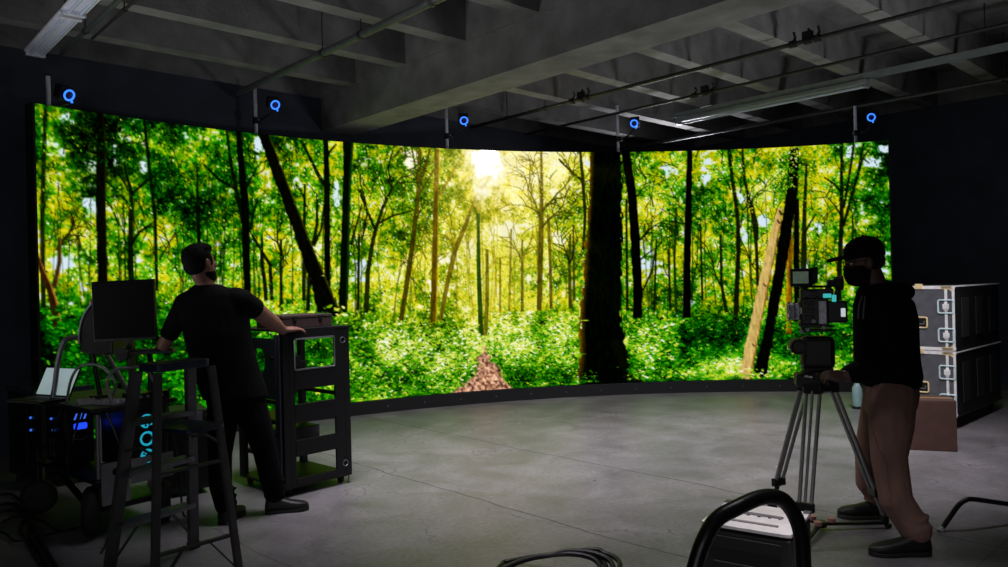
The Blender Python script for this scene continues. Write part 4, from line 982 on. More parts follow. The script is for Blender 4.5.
# ---------------------------------------------------------------- equipment cart and what stands on it
UX = V((-.77, .638, 0)); UY = V((.638, .77, 0)); CO = V((-2.52, 4.62, 0)); CM = Matrix((UX, UY, UP)).transposed()
ct = lambda a, b_, z: CO + UX * a + UY * b_ + UP * z
m_cart = mat('black cart tube', (24, 24, 26), .42, .35, var=.2, scale=14, bump=.03)
m_grey = mat('grey tube', (140, 138, 142), .4, .5, var=.15, scale=14, bump=.03)
m_deck = mat('black deck', (20, 20, 22), .55, var=.25, scale=14, bump=.08)
ZD, ZS = .355, .80
def cart():
    L, W = .95, .48
    root = thing('equipment_cart', ct(L / 2, W / 2, 0), 'black two-deck equipment cart on fat rubber tyres at the left', 'cart')
    b = MB(); b.box(ct(L / 2, W / 2, ZD - .012), (L - .03, W - .03, .02), CM); b.build('lower_deck', m_deck, root, bevel=.003)
    b = MB(); b.box(ct(L / 2, W / 2, ZS - .012), (L + .06, W + .06, .022), CM); b.build('upper_deck', m_deck, root, bevel=.003)
    for z in (ZD - .012, ZS - .028):
        b = MB(); b.tube(rrect(ct(L / 2, W / 2, z), UX, UY, L, W, .04), .016, 10, closed=True); b.build('deck_rail', m_cart, root, smooth=True)
    for a, c in ((.03, .03), (.03, W - .03), (L - .03, .03), (L - .03, W - .03)):
        b = MB(); b.cyl(ct(a, c, ZD - .02), ct(a, c, ZS - .02), .013, n=12); b.build('post', m_grey if (a < .1 and c < .1) else m_cart, root, smooth=True)
    b = MB(); b.bar(ct(.55, 0, ZD - .03), ct(.08, 0, .17), .035, .02); b.build('diagonal_brace', m_cart, root)
    b = MB(); b.bar(ct(.02, .04, .17), ct(.02, W - .02, .17), .03, .03); b.build('axle_beam', m_cart, root); b = MB(); b.bar(ct(L - .1, .04, .26), ct(L - .1, W - .04, .26), .03, .03); b.build('axle_beam', m_cart, root)
    b = MB(); b.bar(ct(.02, .1, .17), ct(.02, .1, ZD - .03), .03, .03); b.build('drop_bracket', m_cart, root); b = MB(); b.bar(ct(.02, W - .08, .17), ct(.02, W - .08, ZD - .03), .03, .03); b.build('drop_bracket', m_cart, root)
    def wheel(c, axis, r, w):
        ax = V(axis).normalized()
        b = MB(); b.lathe(c - ax * (w / 2), ax, [(0, r * .55), (0, r * .86), (w * .18, r * .97), (w * .5, r), (w * .82, r * .97), (w, r * .86), (w, r * .55)], 28); t = b.build('wheel', m_rubber, root, smooth=True)
        b = MB(); b.lathe(c - ax * (w * .35), ax, [(0, .01), (0, r * .5), (w * .1, r * .57), (w * .6, r * .57), (w * .7, r * .5), (w * .7, .01)], 20); b.build('hub', m_dark, t, smooth=True)
    q = P(92, 511, 4.68); wheel(V((q.x, q.y, .155)), (.93, .36, 0), .155, .085)
    q = P(162, 500, 4.97); wheel(V((q.x, q.y, .13)), (.9, .43, 0), .13, .10)
    q = P(39, 498, 5.2); wheel(V((q.x, q.y, .115)), (.35, -.93, 0), .115, .06)
    q = ct(L - .1, W - .04, 0); wheel(V((q.x, q.y, .115)), (.5, -.85, 0), .115, .06)
    for c in (P(39, 498, 5.2), ct(L - .1, W - .04, 0)):
        b = MB(); b.bar(V((c.x, c.y + .05, .115)), V((c.x, c.y + .05, ZD - .03)), .03, .012); b.build('fork', m_cart, root)
    # push handle and hoops
    b = MB(); b.tube(curve_pts([ct(.60, -.02, ZS), P(55, 385, 5.0), P(57.5, 365, 5.0), P(62, 346, 5.0), P(67, 339, 5.02), P(78, 337.5, 5.08), P(96, 337.5, 5.2), P(104, 350, 5.25), ct(.62, W, ZS)], 6), .0165, 12); b.build('push_handle', m_grey, root, smooth=True)
    b = MB(); b.tube(curve_pts([ct(.42, .0, ZS), P(71, 380, 4.97), P(78, 368, 4.97), P(88, 364, 4.97), P(100, 366, 4.97), P(110, 374, 4.97), P(116, 386, 4.97), ct(.2, .18, ZS)], 6), .009, 10); b.build('hoop', m_grey, root, smooth=True)
    b = MB(); b.tube(curve_pts([ct(.02, .12, ZS), P(107, 386, 4.75), P(110, 375, 4.77), P(117, 369, 4.8), P(128, 368, 4.85), P(142, 368, 4.92), P(152, 378, 4.97), ct(.02, .42, ZS)], 6), .010, 10); b.build('hoop', m_grey, root, smooth=True)
    # grey end board with cut-out grips
    m_b = mat('grey plastic board', (120, 120, 124), .6, var=.1, scale=10, bump=.03)
    for c0, c1, h0, h1, gx, gw in ((.02, .19, .20, .455, .13, .09), (.20, .47, .30, .455, .34, .10)):
        cc = ct(-.035, (c0 + c1) / 2, (h0 + h1) / 2); hole = rrect(ct(-.035, gx, .395), UY, UP, gw, .045, .018, 5); outer = []
        for p in hole:
            d = p - cc; x, y = d.dot(UY), d.z; lx = ((c1 - c0) / 2); lz = (h1 - h0) / 2; d2 = p - ct(-.035, gx, .395); x2, y2 = d2.dot(UY) / (gw / 2), d2.z / .0225; k = max(abs(x2), abs(y2)); outer.append(cc + UY * (x2 / k * lx) + UP * (y2 / k * lz))
        b = MB(); b.plate(outer, hole, UX * .010); b.build('end_board', m_b, root)
cart()
m_pc = mat('black pc case', (13, 13, 15), .35, .1, var=.2, scale=12, bump=.02)
m_cyan = mat('cyan fan light', (30, 170, 200), .4, var=0, emit=.75, bump=0)
m_blu2 = mat('blue fan light', (30, 70, 255), .4, var=0, emit=1.3, bump=0)
m_blu3 = mat('small blue indicator', (60, 120, 255), .4, var=0, emit=.8, bump=0)
def tower(a0, c0, la, lc, z0, z1, label, kind):
    c = ct(a0 + la / 2, c0 + lc / 2, z0); root = thing('computer_tower', c, label, 'computer')
    b = MB(); b.box(c + UP * ((z1 - z0) / 2 + .006), (la, lc, z1 - z0 - .012), CM); b.build('housing', m_pc, root, bevel=.008)
    for sa in (-1, 1):
        for sc in (-1, 1):
            b = MB(); b.cyl(c + UX * (sa * (la / 2 - .05)) + UY * (sc * (lc / 2 - .03)), c + UX * (sa * (la / 2 - .05)) + UY * (sc * (lc / 2 - .03)) + UP * .012, .016, n=10); b.build('foot', m_rubber, root)
    f = ct(a0, c0 + lc / 2, 0) - UX * .004; zc = (z0 + z1) / 2; H = z1 - z0
    b = MB(); b.box(f + UP * zc, (.008, lc - .03, H - .04), CM); b.build('front_panel', m_dark, root, bevel=.003)
    if kind == 'cyan':
        for dz in (-.112, .0, .112):
            q = f + UP * (zc + dz) - UX * .006
            b = MB(); b.ring(q, UX, .052, .006, 28, 8); fr = b.build('fan_frame', m_dark, root, smooth=True)
            b = MB(); b.ring(q, UX, .040, .0075 if dz == 0 else .005, 26, 8); b.build('light_ring', m_cyan, fr, smooth=True)
            b = MB()
            for k in range(7):
                t = k * 2 * math.pi / 7 + dz * 9; r = UY * math.cos(t) + UP * math.sin(t); s = UY * -math.sin(t) + UP * math.cos(t)
                b.prism([q + r * .012, q + r * .036 + s * .006, q + r * .034 + s * .020, q + r * .012 + s * .008], UX * .003)
            b.build('fan_blades', m_cyan if dz else m_dark, fr)
    elif kind == 'blue':
        for dz, w, h in ((.06, .09, .03),):
            q = f + UP * (zc + dz) - UX * .005; b = MB(); b.prism(rrect(q, UY, UP, .085, .042, .012), UX * .004); b.build('light_bar', m_blu2, root)
        for k in range(3):
            q = f + UP * (zc + .125) + UY * (-.03 + .03 * k) - UX * .005; b = MB(); b.prism([q - UY * .012 - UP * .02, q - UP * .02, q + UY * .014 + UP * .02, q + UY * .004 + UP * .02], UX * .004); b.build('light_stripe', m_blu3, root)
        g = ct(a0 + la * .62, c0 - .003, 0)
        for k in range(2):
            b = MB(); b.ball(g + UX * (.03 - .03 * k) + UP * (zc + .10 - .075 * k), .0085, n=8); b.build('indicator', m_blu3, root, smooth=True)
        for i in range(2):
            for j in range(2):
                b = MB(); b.box(g + UX * (.06 * i) + UP * (zc - .05 - .075 * j), (.035, .006, .055), CM); b.build('port', mat('grey port', (50, 52, 62), .5, var=.1), root, bevel=.002)
        b = MB(); b.tube([f - UX * .006 + UY * -.05 + UP * (zc - .02), f - UX * .02 + UP * (zc - .03), f - UX * .006 + UY * .05 + UP * (zc - .01)], .004, 6); b.build('handle', m_grey, root, smooth=True)
    return root
tower(.015, .225, .45, .19, ZD, .765, 'black computer tower with cyan lit fans behind the ladder', 'cyan')
tower(.53, .03, .32, .18, ZD, .765, 'black computer tower with blue lights at the middle of the cart', 'blue')
def side_case():
    k = P(37, 480, 5.75); c = V((k.x, k.y, 0)) + UX * .30 + UY * .20; root = thing('equipment_case', c, 'large black equipment case with two blue dots at the left edge', 'case')
    b = MB(); b.box(c + UP * .40, (.6, .4, .66), CM); b.build('body', m_pc, root, bevel=.01)
    b = MB(); b.box(c + UP * .752, (.62, .42, .04), CM); b.build('lid', mat('glossy dark blue lid', (52, 58, 74), .18, var=.2, scale=6, bump=.02), root, bevel=.008)
    for sa in (-1, 1):
        for sc in (-1, 1):
            b = MB(); q = c + UX * (sa * .24) + UY * (sc * .14); b.cyl(q, q + UP * .07, .03, n=12); b.build('foot', m_rubber, root)
    for z in (.56, .465):
        q = P(29, 425, 1); b = MB(); g = c + UX * (-.3 + .09) - UY * .203 + UP * z; b.ball(g, .010, n=10); b.build('indicator', m_blu3, root, smooth=True)
    b = MB(); b.box(c + UX * .02 - UY * .203 + UP * .42, (.3, .008, .5), CM); b.build('front_panel', m_dark, root, bevel=.003)
side_case()
def trunk():
    k = P(152, 470, 5.42); e = P(209, 470, 5.62); u = V((e.x - k.x, e.y - k.y, 0)); w = u.length; u.normalize(); v = V((-u.y, u.x, 0)); c = V((k.x, k.y, 0)) + u * (w / 2) + v * .17
    M = Matrix((u, v, UP)).transposed(); root = thing('storage_case', c, 'tall black storage case on the floor between ladder and rack', 'case')
    b = MB(); b.box(c + UP * .31, (w, .34, .54), M); b.build('body', m_pc, root, bevel=.008)
    b = MB(); b.box(c + UP * .605, (w + .01, .35, .04), M); b.build('lid', m_dark, root, bevel=.006)
    for s in (-.13, .13):
        b = MB(); b.box(c + u * s - v * .175 + UP * .575, (.05, .012, .07), M); b.build('latch', m_steel, root, bevel=.003)
    for s in (-1, 1):
        for t in (-1, 1):
            q = c + u * (s * (w / 2 - .06)) + v * (t * .11); b = MB(); b.cyl(q, q + UP * .045, .025, n=12); b.build('foot', m_rubber, root)
trunk()
def white_carton():
    q = ct(.50, .31, ZD); root = thing('white_carton', q, 'narrow white carton standing between the two computer towers', 'carton')
    b = MB(); b.box(q + UP * .15, (.05, .16, .30), CM); b.build('sleeve', mat('white card', (230, 232, 236), .6, var=.04, bump=.02), root, bevel=.003)
    b = MB(); b.box(q + UP * .303, (.052, .162, .006), CM); b.build('flap', m_paper, root)
white_carton()
# monitor
def monitor():
    d = 4.88; c = P(123, 310.5, d); base = ct(.30, .22, ZS); root = thing('monitor', base, 'square black monitor standing on the equipment cart', 'monitor')
    M = Matrix.Rotation(-ROLL, 3, 'Y')
    b = MB(); b.box(c + V((0, .022, 0)), (.405, .03, .39), M); b.build('housing', m_dark, root, bevel=.006)
    b = MB(); b.box(c + V((0, .004, .004)), (.385, .006, .365), M); b.build('screen', mat('dark glass', (7, 7, 10), .45, var=.05, bump=0, spec=.1), root)
    b = MB(); b.box(c + V((0, .06, -.02)), (.26, .05, .24), M); b.build('back_bulge', m_dark, root, bevel=.02)
    s = c + V((0, .09, -.14))
    b = MB(); b.bar(s, V((c.x, c.y + .11, ZS + .02)), .06, .03); b.build('stand', m_dark, root, bevel=.004)
    b = MB(); p = P(121, 354, d + .02); b.cyl(p, p + V((0, .07, 0)), .043, n=20); b.build('pivot', m_dark, root, smooth=True)
    b = MB(); b.prism(rrect(V((c.x, c.y + .1, ZS)), V((1, 0, 0)), V((0, 1, 0)), .22, .18, .04), UP * .018); b.build('foot', m_dark, root, bevel=.004)
monitor()
def second_display():
    base = V((0, 0, 0)); d = 5.06
    out = [(112, 303), (95, 302), (91.5, 303.5), (86, 311), (81.5, 321), (79.3, 332), (79, 343), (79.6, 352), (90, 354.5), (112, 355)]
    a = P(93, 356, d); base = V((a.x, d + .08, ZS)); root = thing('round_backed_display', base, 'round-backed dark display half hidden behind the square monitor', 'monitor')
    b = MB(); b.prism([P(x, y, d) for x, y in out], V((.02, .16, 0))); b.build('shell', m_pc, root, bevel=.012)
    b = MB(); b.tube(curve_pts([P(x, y, d - .004) for x, y in out[2:7]], 4), .007, 8); b.build('pale_rim', mat('pale grey rim', (150, 150, 160), .5, var=.1), root, smooth=True)
    b = MB(); b.cyl(P(93, 354, d + .08), V((a.x, d + .08, ZS)), .016, n=12); b.build('stand', m_dark, root, smooth=True)
    b = MB(); b.cyl(V((a.x, d + .08, ZS - .001)), V((a.x, d + .08, ZS + .014)), .07, n=20); b.build('foot', m_dark, root, smooth=True)
    b = MB(); b.ball(P(91.5, 302.5, d + .02), .014, n=8); b.build('cap_knob', mat('pinkish knob', (196, 140, 120), .5, var=.1), root, smooth=True)
second_display()
def laptop():
    pa, pb, pc, pd = P(36.5, 390, 5.14), P(47.5, 367.5, 5.24), P(76, 368, 5.1), P(69, 387.5, 5.0)
    zb = ZS + .012; lo = (pa + pd) / 2; root = thing('laptop', V((lo.x, lo.y, ZS)), 'laptop with a pale cyan lit screen on the cart\'s left end', 'laptop')
    u = (pd - pa).normalized(); u.z = 0; u.normalize(); v = V((-u.y, u.x, 0)); w = (pd - pa).length
    M = Matrix((u, v, UP)).transposed(); c = V((lo.x, lo.y, ZS))
    b = MB(); b.box(c - v * .10 + UP * .010, (w + .02, .20, .018), M); b.build('keyboard_base', m_dark, root, bevel=.004)
    hinge = c + UP * .02; n_ = ((pb + pc) / 2 - hinge); tilt = (v * .42 + UP * .9).normalized(); 
    q = hinge + tilt * .10; T = Matrix((u, u.cross(tilt) * -1, tilt)).transposed()
    b = MB(); b.box(q, (w + .016, .008, .20), T); b.build('lid', m_dark, root, bevel=.003)
    b = MB(); b.box(q - (u.cross(tilt) * -1) * .006, (w - .004, .003, .185), T); b.build('screen', mat('lit laptop screen', (168, 190, 192), .5, var=.06, scale=6, emit=.55, bump=0), root)
    b = MB(); b.box(c - v * .10 + UP * .0205, (w - .03, .10, .003), M); b.build('keys', m_rubber, root)
laptop()
def shelf_clutter():
    for i, (a, c, la, lc, ang, lab) in enumerate([(.27, .06, .15, .10, .3, 'crumpled grey paper in the middle of the cart top'), (.10, .14, .14, .10, -.4, 'crumpled grey paper at the cart\'s ladder end')]):
        b = MB(); R = CM @ Matrix.Rotation(ang, 3, 'Z'); g = 7; vs = []
        o = ct(a, c, ZS)
        for top in (0, 1):
            for i2 in range(g):
                for j in range(g):
                    h = .004 + .026 * abs(math.sin(i2 * 1.7 + j * 1.1 + a * 9)) if top else 0
                    vs.append(b.bm.verts.new(o + R @ V(((i2 / (g - 1) - .5) * la, (j / (g - 1) - .5) * lc, h))))
        f = lambda t, i2, j: vs[t * g * g + i2 * g + j]
        for i2 in range(g - 1):
            for j in range(g - 1):
                b.bm.faces.new((f(1, i2, j), f(1, i2 + 1, j), f(1, i2 + 1, j + 1), f(1, i2, j + 1))); b.bm.faces.new((f(0, i2, j), f(0, i2, j + 1), f(0, i2 + 1, j + 1), f(0, i2 + 1, j)))
        for k in range(g - 1):
            for t0, t1 in (((k, 0), (k + 1, 0)), ((k + 1, g - 1), (k, g - 1)), ((0, k + 1), (0, k)), ((g - 1, k), (g - 1, k + 1))):
                b.bm.faces.new((f(1, *t0), f(0, *t0), f(0, *t1), f(1, *t1)))
        tag(b.build('paper_sheet', m_paper), lab, 'paper')
    o = ct(.045, .34, ZS); root = thing('small_switcher', o, 'flat black switcher on the cart top beside the ladder', 'electronic device')
    b = MB(); b.box(o + UP * .03, (.15, .24, .055), CM); b.build('housing', m_pc, root, bevel=.004)
    for k in range(4):
        b = MB(); b.box(o - UX * .077 + UY * (-.07 + .045 * k) + UP * .035, (.006, .02, .016), CM); b.build('button', m_grey, root, bevel=.002)
    o = P(149, 351, 5.0); root = thing('keyboard_tray', V((o.x, o.y, ZS)), 'black keyboard on a raised arm under the man\'s left hand', 'keyboard')
    M = Matrix.Rotation(.25, 3, 'Z')
    b = MB(); b.box(o + V((0, .03, -.006)), (.30, .17, .022), M); b.build('keyboard_base', m_dark, root, bevel=.004)
    for r in range(4):
        b = MB(); b.box(o + V((0, .03, .008)) + M @ V((0, -.055 + .036 * r, 0)), (.27, .026, .008), M); b.build('key_row', m_rubber, root, bevel=.002)
    b = MB(); b.tube([V((o.x - .02, o.y + .05, ZS + .02)), V((o.x - .02, o.y + .06, o.z - .06)), o + V((-.02, .04, -.012))], .018, 10); b.build('support_arm', m_dark, root, smooth=True)
    b = MB(); b.cyl(V((o.x - .02, o.y + .05, ZS - .002)), V((o.x - .02, o.y + .05, ZS + .02)), .045, n=16); b.build('foot', m_dark, root, smooth=True)
shelf_clutter()

CC_ = [([(.10, -.04, ZS - .03), (.06, -.10, .62), (.16, -.09, .50), (.30, -.05, .58), (.42, -.03, ZS - .03)], .007, 'cable drooping below the near end of the cart top'),
       ([(.40, -.04, ZS - .03), (.46, -.08, .60), (.62, -.10, .48), (.76, -.06, .60), (.84, -.03, ZS - .03)], .006, 'cable drooping before the blue-lit computer tower'),
       ([(-.03, .06, ZS - .03), (-.08, .10, .60), (-.07, .14, .42), (-.06, .10, .20), (-.10, .02, .012), (-.30, -.10, .010)], .008, 'cable hanging from the cart end down to the floor'),
       ([(-.02, .44, ZS - .03), (-.07, .46, .55), (-.05, .50, .30), (-.02, .54, .012), (.10, .70, .010)], .007, 'cable hanging at the cart corner beside the ladder')]
for p, r, lab in CC_: cable('cart_cable', [ct(*q) for q in p], r, lab, 'cable', 'cables hanging on the equipment cart')

# ---------------------------------------------------------------- tripod, head and cinema camera
TD = 4.47
TC = V((1.855, 4.47, 0))
def tripod():
    root = thing('tripod', TC, 'tall metal tripod with double tubes carrying the cinema camera', 'tripod')
    top = TC + UP * .815 + V((-.02, 0, 0))
    b = MB(); b.lathe(top, UP, [(0, .06), (.012, .085), (.045, .09), (.06, .075), (.075, .07)], 24); b.build('bowl', m_tripk, root, smooth=True)
    for k, (fx, fy) in enumerate(((1.65, 4.80), (1.585, 4.12), (2.235, 4.475))):
        f = V((fx, fy, 0)); d = (f - TC); d.z = 0; d.normalize(); s = V((-d.y, d.x, 0))
        hip = top + d * .085 + UP * .03; knee = hip.lerp(f, .74); ank = hip.lerp(f, .93)
        b = MB(); b.box(hip, (.10, .05, .06), Matrix((s, d, UP)).transposed()); leg = b.build('leg', m_tripk, root, bevel=.006)
        for e in (-1, 1):
            b = MB(); b.cyl(hip + s * (.038 * e), knee.lerp(ank, .15) + s * (.032 * e), .0115, n=12); b.build('upper_tube', m_tripod, leg, smooth=True)
            b = MB(); b.cyl(knee + s * (.010 * e), ank + s * (.010 * e), .0085, n=10); b.build('lower_tube', m_tripk if k < 2 else m_tripod, leg, smooth=True)
        b = MB(); b.cyl(hip + d * .012, knee + d * .006, .0085, n=10); b.build('centre_tube', m_tripod, leg, smooth=True)
        b = MB(); b.box(knee, (.10, .034, .05), Matrix((s, d, UP)).transposed()); b.build('clamp', m_tripk, leg, bevel=.005)
        b = MB(); b.box(ank, (.06, .03, .04), Matrix((s, d, UP)).transposed()); b.build('ankle', m_tripk, leg, bevel=.004)
        b = MB(); b.cyl(ank, f + UP * .012, .010, n=10); b.ball(f + UP * .016, (.022, .022, .016), n=10); b.build('foot', m_rubber, leg, smooth=True)
    hub = TC + V((-.02, -.0, .035))
    b = MB(); b.cyl(hub - UP * .015, hub + UP * .015, .035, n=18); sp = b.build('spreader_hub', m_tripk, root, smooth=True)
    m_kn = mat('pinkish brown knob', (176, 128, 120), .5, var=.12)
    for fx, fy in ((1.65, 4.80), (1.585, 4.12), (2.235, 4.475)):
        f = V((fx, fy, .03)); b = MB(); b.bar(hub, hub.lerp(f, .94), .022, .016); b.build('spreader_arm', m_tripk, sp, bevel=.003)
        k = hub.lerp(f, .16); b = MB(); b.cyl(k + UP * .012, k + UP * .034, .024, n=16); b.build('knob', m_kn, sp, smooth=True)
tripod()
CF = V((-.97, .243, 0)); CS = V((-.243, -.97, 0)); CAMM = Matrix((CF, CS, UP)).transposed()    # lens direction; side towards the operator's left
def cp(px, py, dd=0.): return P(px, py, TD + dd)
def on_face(c, px, py, out):
    p = cp(px, py); return p + CS * (out - (p - c).dot(CS))          # a point of the near side of a block centred at c
def fluid_head():
    base = TC + UP * .885 + V((-.02, 0, 0))
    root = thing('fluid_head', base, 'black fluid head with pan handle between tripod and cinema camera', 'tripod head')
    b = MB(); b.lathe(base + UP * .006, UP, [(0, .07), (.01, .088), (.05, .09), (.06, .07)], 24); b.build('bowl_clamp', m_tripk, root, smooth=True)
    c = cp(812, 380); b = MB(); b.box(c + UP * .004, (.19, .14, .075), CAMM); b.build('pan_base', m_dark, root, bevel=.012)
    c2 = cp(817, 352); b = MB(); b.box(c2, (.185, .13, .19), CAMM); b.build('tilt_housing', m_dark, root, bevel=.028)
    b = MB(); b.box(cp(817, 372), (.14, .12, .06), CAMM, taper=1.2); b.build('neck', m_dark, root, bevel=.006)
    q = cp(797, 346); b = MB(); b.cyl(q + CS * .066, q - CS * .066, .046, n=24); b.build('tilt_drum', m_dark, root, smooth=True)
    b = MB(); b.ring(q + CS * .072, CS, .036, .005, 22, 8); b.build('drum_ring', m_tripk, root, smooth=True)
    b = MB(); b.ball(cp(791.5, 351, -.06), (.012, .012, .012), n=8); b.build('knob', m_steel, root, smooth=True)
    for x, y, w in ((805, 375, .022), (809, 375.6, .020), (821, 376.5, .020)):
        p = on_face(c, x, y, .0705); b = MB(); b.prism(rrect(p, CF, UP, w, .011, .004), CS * .004); b.build('white_mark', m_white, root)
    h0 = cp(826, 381, -.06); h1 = cp(846, 374, -.14)
    b = MB(); b.tube([h0, h0.lerp(h1, .4), h1, cp(868, 366, -.18)], .010, 10); b.build('pan_handle', m_tripod, root, smooth=True)
    b = MB(); b.cyl(h0 + V((-.01, 0, -.02)), h0 + V((-.01, 0, .03)), .024, n=14); b.build('handle_rosette', m_tripk, root, smooth=True)
fluid_head()
def cine_camera():
    base = cp(815, 331); root = thing('cinema_camera', base, 'black cinema camera with small monitor on the tripod head', 'camera')
    m_b = mat('camera body black', (20, 20, 22), .4, .15, var=.2, scale=30, bump=.04)
    m_gp = mat('grey camera plate', (190, 190, 196), .42, .4, var=.25, scale=60, bump=.1)
    b = MB(); b.box(cp(813, 311), (.155, .125, .155), CAMM); body = b.build('body', m_b, root, bevel=.008)
    b = MB(); b.box(on_face(cp(813, 311), 820.5, 312, .066), (.042, .010, .135), CAMM); b.build('side_plate', m_gp, root, bevel=.003)
    for k in range(3):
        b = MB(); b.box(on_face(cp(813, 311), 808, 303 + 7 * k, .064), (.05, .008, .024), CAMM); b.build('port_cover', m_dark, body, bevel=.003)
    b = MB(); b.box(cp(834.5, 311.5), (.125, .115, .128), CAMM); bat = b.build('battery', m_pc, root, bevel=.01)
    b = MB(); b.prism(rrect(on_face(cp(834.5, 311.5), 841, 312, .058), CF, UP, .025, .05, .004), CS * .002); b.build('glowing_label', mat('white label with added glow', (205, 216, 224), .4, var=.05, emit=.75, bump=0), bat)  # battery label; its glow is added so that it reads bright white
    b = MB(); b.box(cp(816, 294), (.18, .085, .06), CAMM); aks = b.build('top_module', m_b, root, bevel=.006)
    m_teal = mat('teal display', (60, 190, 190), .4, var=.2, scale=60, emit=.8, bump=0)
    for x, y, w, h in ((825.5, 295.5, .045, .024), (832, 298, .024, .040)):
        b = MB(); b.prism(rrect(on_face(cp(816, 294), x, y, .043), CF, UP, w, h, .004), CS * .003); b.build('lit_readout', m_teal, aks)
    b = MB(); b.tube([cp(806, 291), cp(807, 286.5), cp(830, 286.5), cp(831, 291)], .009, 8); b.build('top_handle', m_tripk, root, smooth=True)
    for k in range(3):
        b = MB(); b.tube([cp(804, 289 + 4 * k) + CS * .05, cp(811, 291 + 4 * k) + CS * .06, cp(817, 290 + 3 * k) + CS * .05], .004, 6); b.build('cable', m_steel if k == 1 else m_rubber, root, smooth=True)
    q = cp(806, 311)
    b = MB(); b.lathe(q, CF, [(0, .042), (.03, .044), (.032, .05), (.05, .05), (.052, .046), (.075, .048), (.085, .054), (.10, .054), (.10, .046), (.085, .04), (.084, .001)], 28); b.build('lens', m_gp, root, smooth=True)
    for d, r in ((.04, .052), (.068, .050), (.098, .055)):
        b = MB(); b.ring(q + CF * d, CF, r, .0035, 28, 6); b.build('lens_ring', m_steel, root, smooth=True)
    b = MB(); b.prism(rrect(q + CF * .03 + CS * .047 + UP * .004, CF, UP, .02, .036, .006), CS * .005); b.build('warm_glint', m_brass, root)  # warm glint on the lens, put in as a coloured plate
    b = MB(); b.cyl(cp(803, 324) + CS * .03, cp(803, 324) - CS * .03, .026, n=16); b.build('focus_motor', m_b, root, smooth=True)
    for e in (-1, 1):
        b = MB(); b.cyl(cp(800, 326) + CS * (.03 * e), cp(833, 326) + CS * (.03 * e), .0075, n=10); b.build('rod', m_steel, root, smooth=True)
    b = MB(); b.box(cp(815, 325.5), (.14, .10, .022), CAMM); b.box(cp(816, 330), (.17, .08, .018), CAMM); b.build('base_plate', m_tripk, root, bevel=.004)
    for x, y in ((806, 329), (812, 320.5), (822, 327), (800, 331)):
        b = MB(); b.cyl(cp(x, y) + CS * .05, cp(x, y) + CS * .066, .011, n=12); b.build('lever_knob', m_steel, root, smooth=True)
    # on-board monitor
    mc = cp(800, 277.5); x = V((1, -.10, 0)).normalized(); n_ = V((-.10, -1, 0)).normalized(); MM = Matrix((x, n_, UP)).transposed()
    b = MB(); b.box(mc, (.115, .022, .105), MM); mo = b.build('onboard_monitor', m_b, root, bevel=.005)
    b = MB(); b.box(mc + n_ * .012, (.088, .004, .070), MM); b.build('picture', mat('monitor picture', (104, 122, 104), .4, var=.6, scale=34, emit=.3, bump=0), mo)
    b = MB(); b.prism([mc + x * .058 - UP * .052, mc + x * .085 - UP * .030 + n_ * .05, mc + x * .088 + UP * .062 + n_ * .05, mc + x * .058 + UP * .056], n_ * .004); b.build('sun_shade', m_b, mo)
    b = MB(); b.tube([mc - UP * .05, cp(804, 287), cp(807, 291)], .010, 8); b.build('arm', m_tripk, mo, smooth=True)
    # viewfinder
    ev = cp(838, 283); b = MB(); b.lathe(ev, -CF, [(-.06, .02), (-.02, .024), (-.018, .036), (.018, .045), (.026, .043), (.022, .03), (.0, .022)], 22); vf = b.build('viewfinder', m_rubber, root, smooth=True)
    b = MB(); b.tube([ev + CF * .04, cp(828, 288), cp(826, 294)], .016, 10); b.build('arm', m_tripk, vf, smooth=True)
    b = MB(); b.tube([ev + UP * -.03, cp(836, 296), cp(836, 302)], .014, 10); b.build('bracket', m_tripk, vf, smooth=True)
cine_camera()

# ---------------------------------------------------------------- people
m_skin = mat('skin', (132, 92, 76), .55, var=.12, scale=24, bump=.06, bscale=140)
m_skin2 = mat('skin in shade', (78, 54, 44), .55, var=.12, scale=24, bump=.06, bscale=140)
m_hair = mat('dark hair', (9, 8, 8), .7, var=.3, scale=60, bump=.4, bscale=160, stretch=(1, 1, .3), spec=.12)
m_shirt = mat('black cotton', (11, 12, 13), .9, var=.2, scale=7, bump=.55, bscale=9, stretch=(1.6, 1.6, .45), spec=.12)
m_hood = mat('black hoodie fleece', (8, 8, 10), .95, var=.25, scale=8, bump=.5, bscale=10, spec=.12)
m_jean = mat('black denim', (10, 11, 15), .9, var=.25, scale=9, bump=.4, bscale=12, stretch=(1, 1, .5), spec=.12)
m_khaki = mat('brown cotton trousers', (134, 104, 95), .9, var=.18, scale=9, bump=.45, bscale=12, stretch=(1, 1, .5), spec=.12)
m_shoe = mat('black shoe', (16, 16, 17), .5, var=.25, scale=30, bump=.08)
m_sole = mat('olive grey sole', (70, 72, 62), .6, var=.15, scale=30, bump=.05)
def limb(b, pts, rr, n=14):
    b.tube(pts, rr, n)
    for p, r in zip(pts, rr): b.ball(p, (r, r, r), n=12)
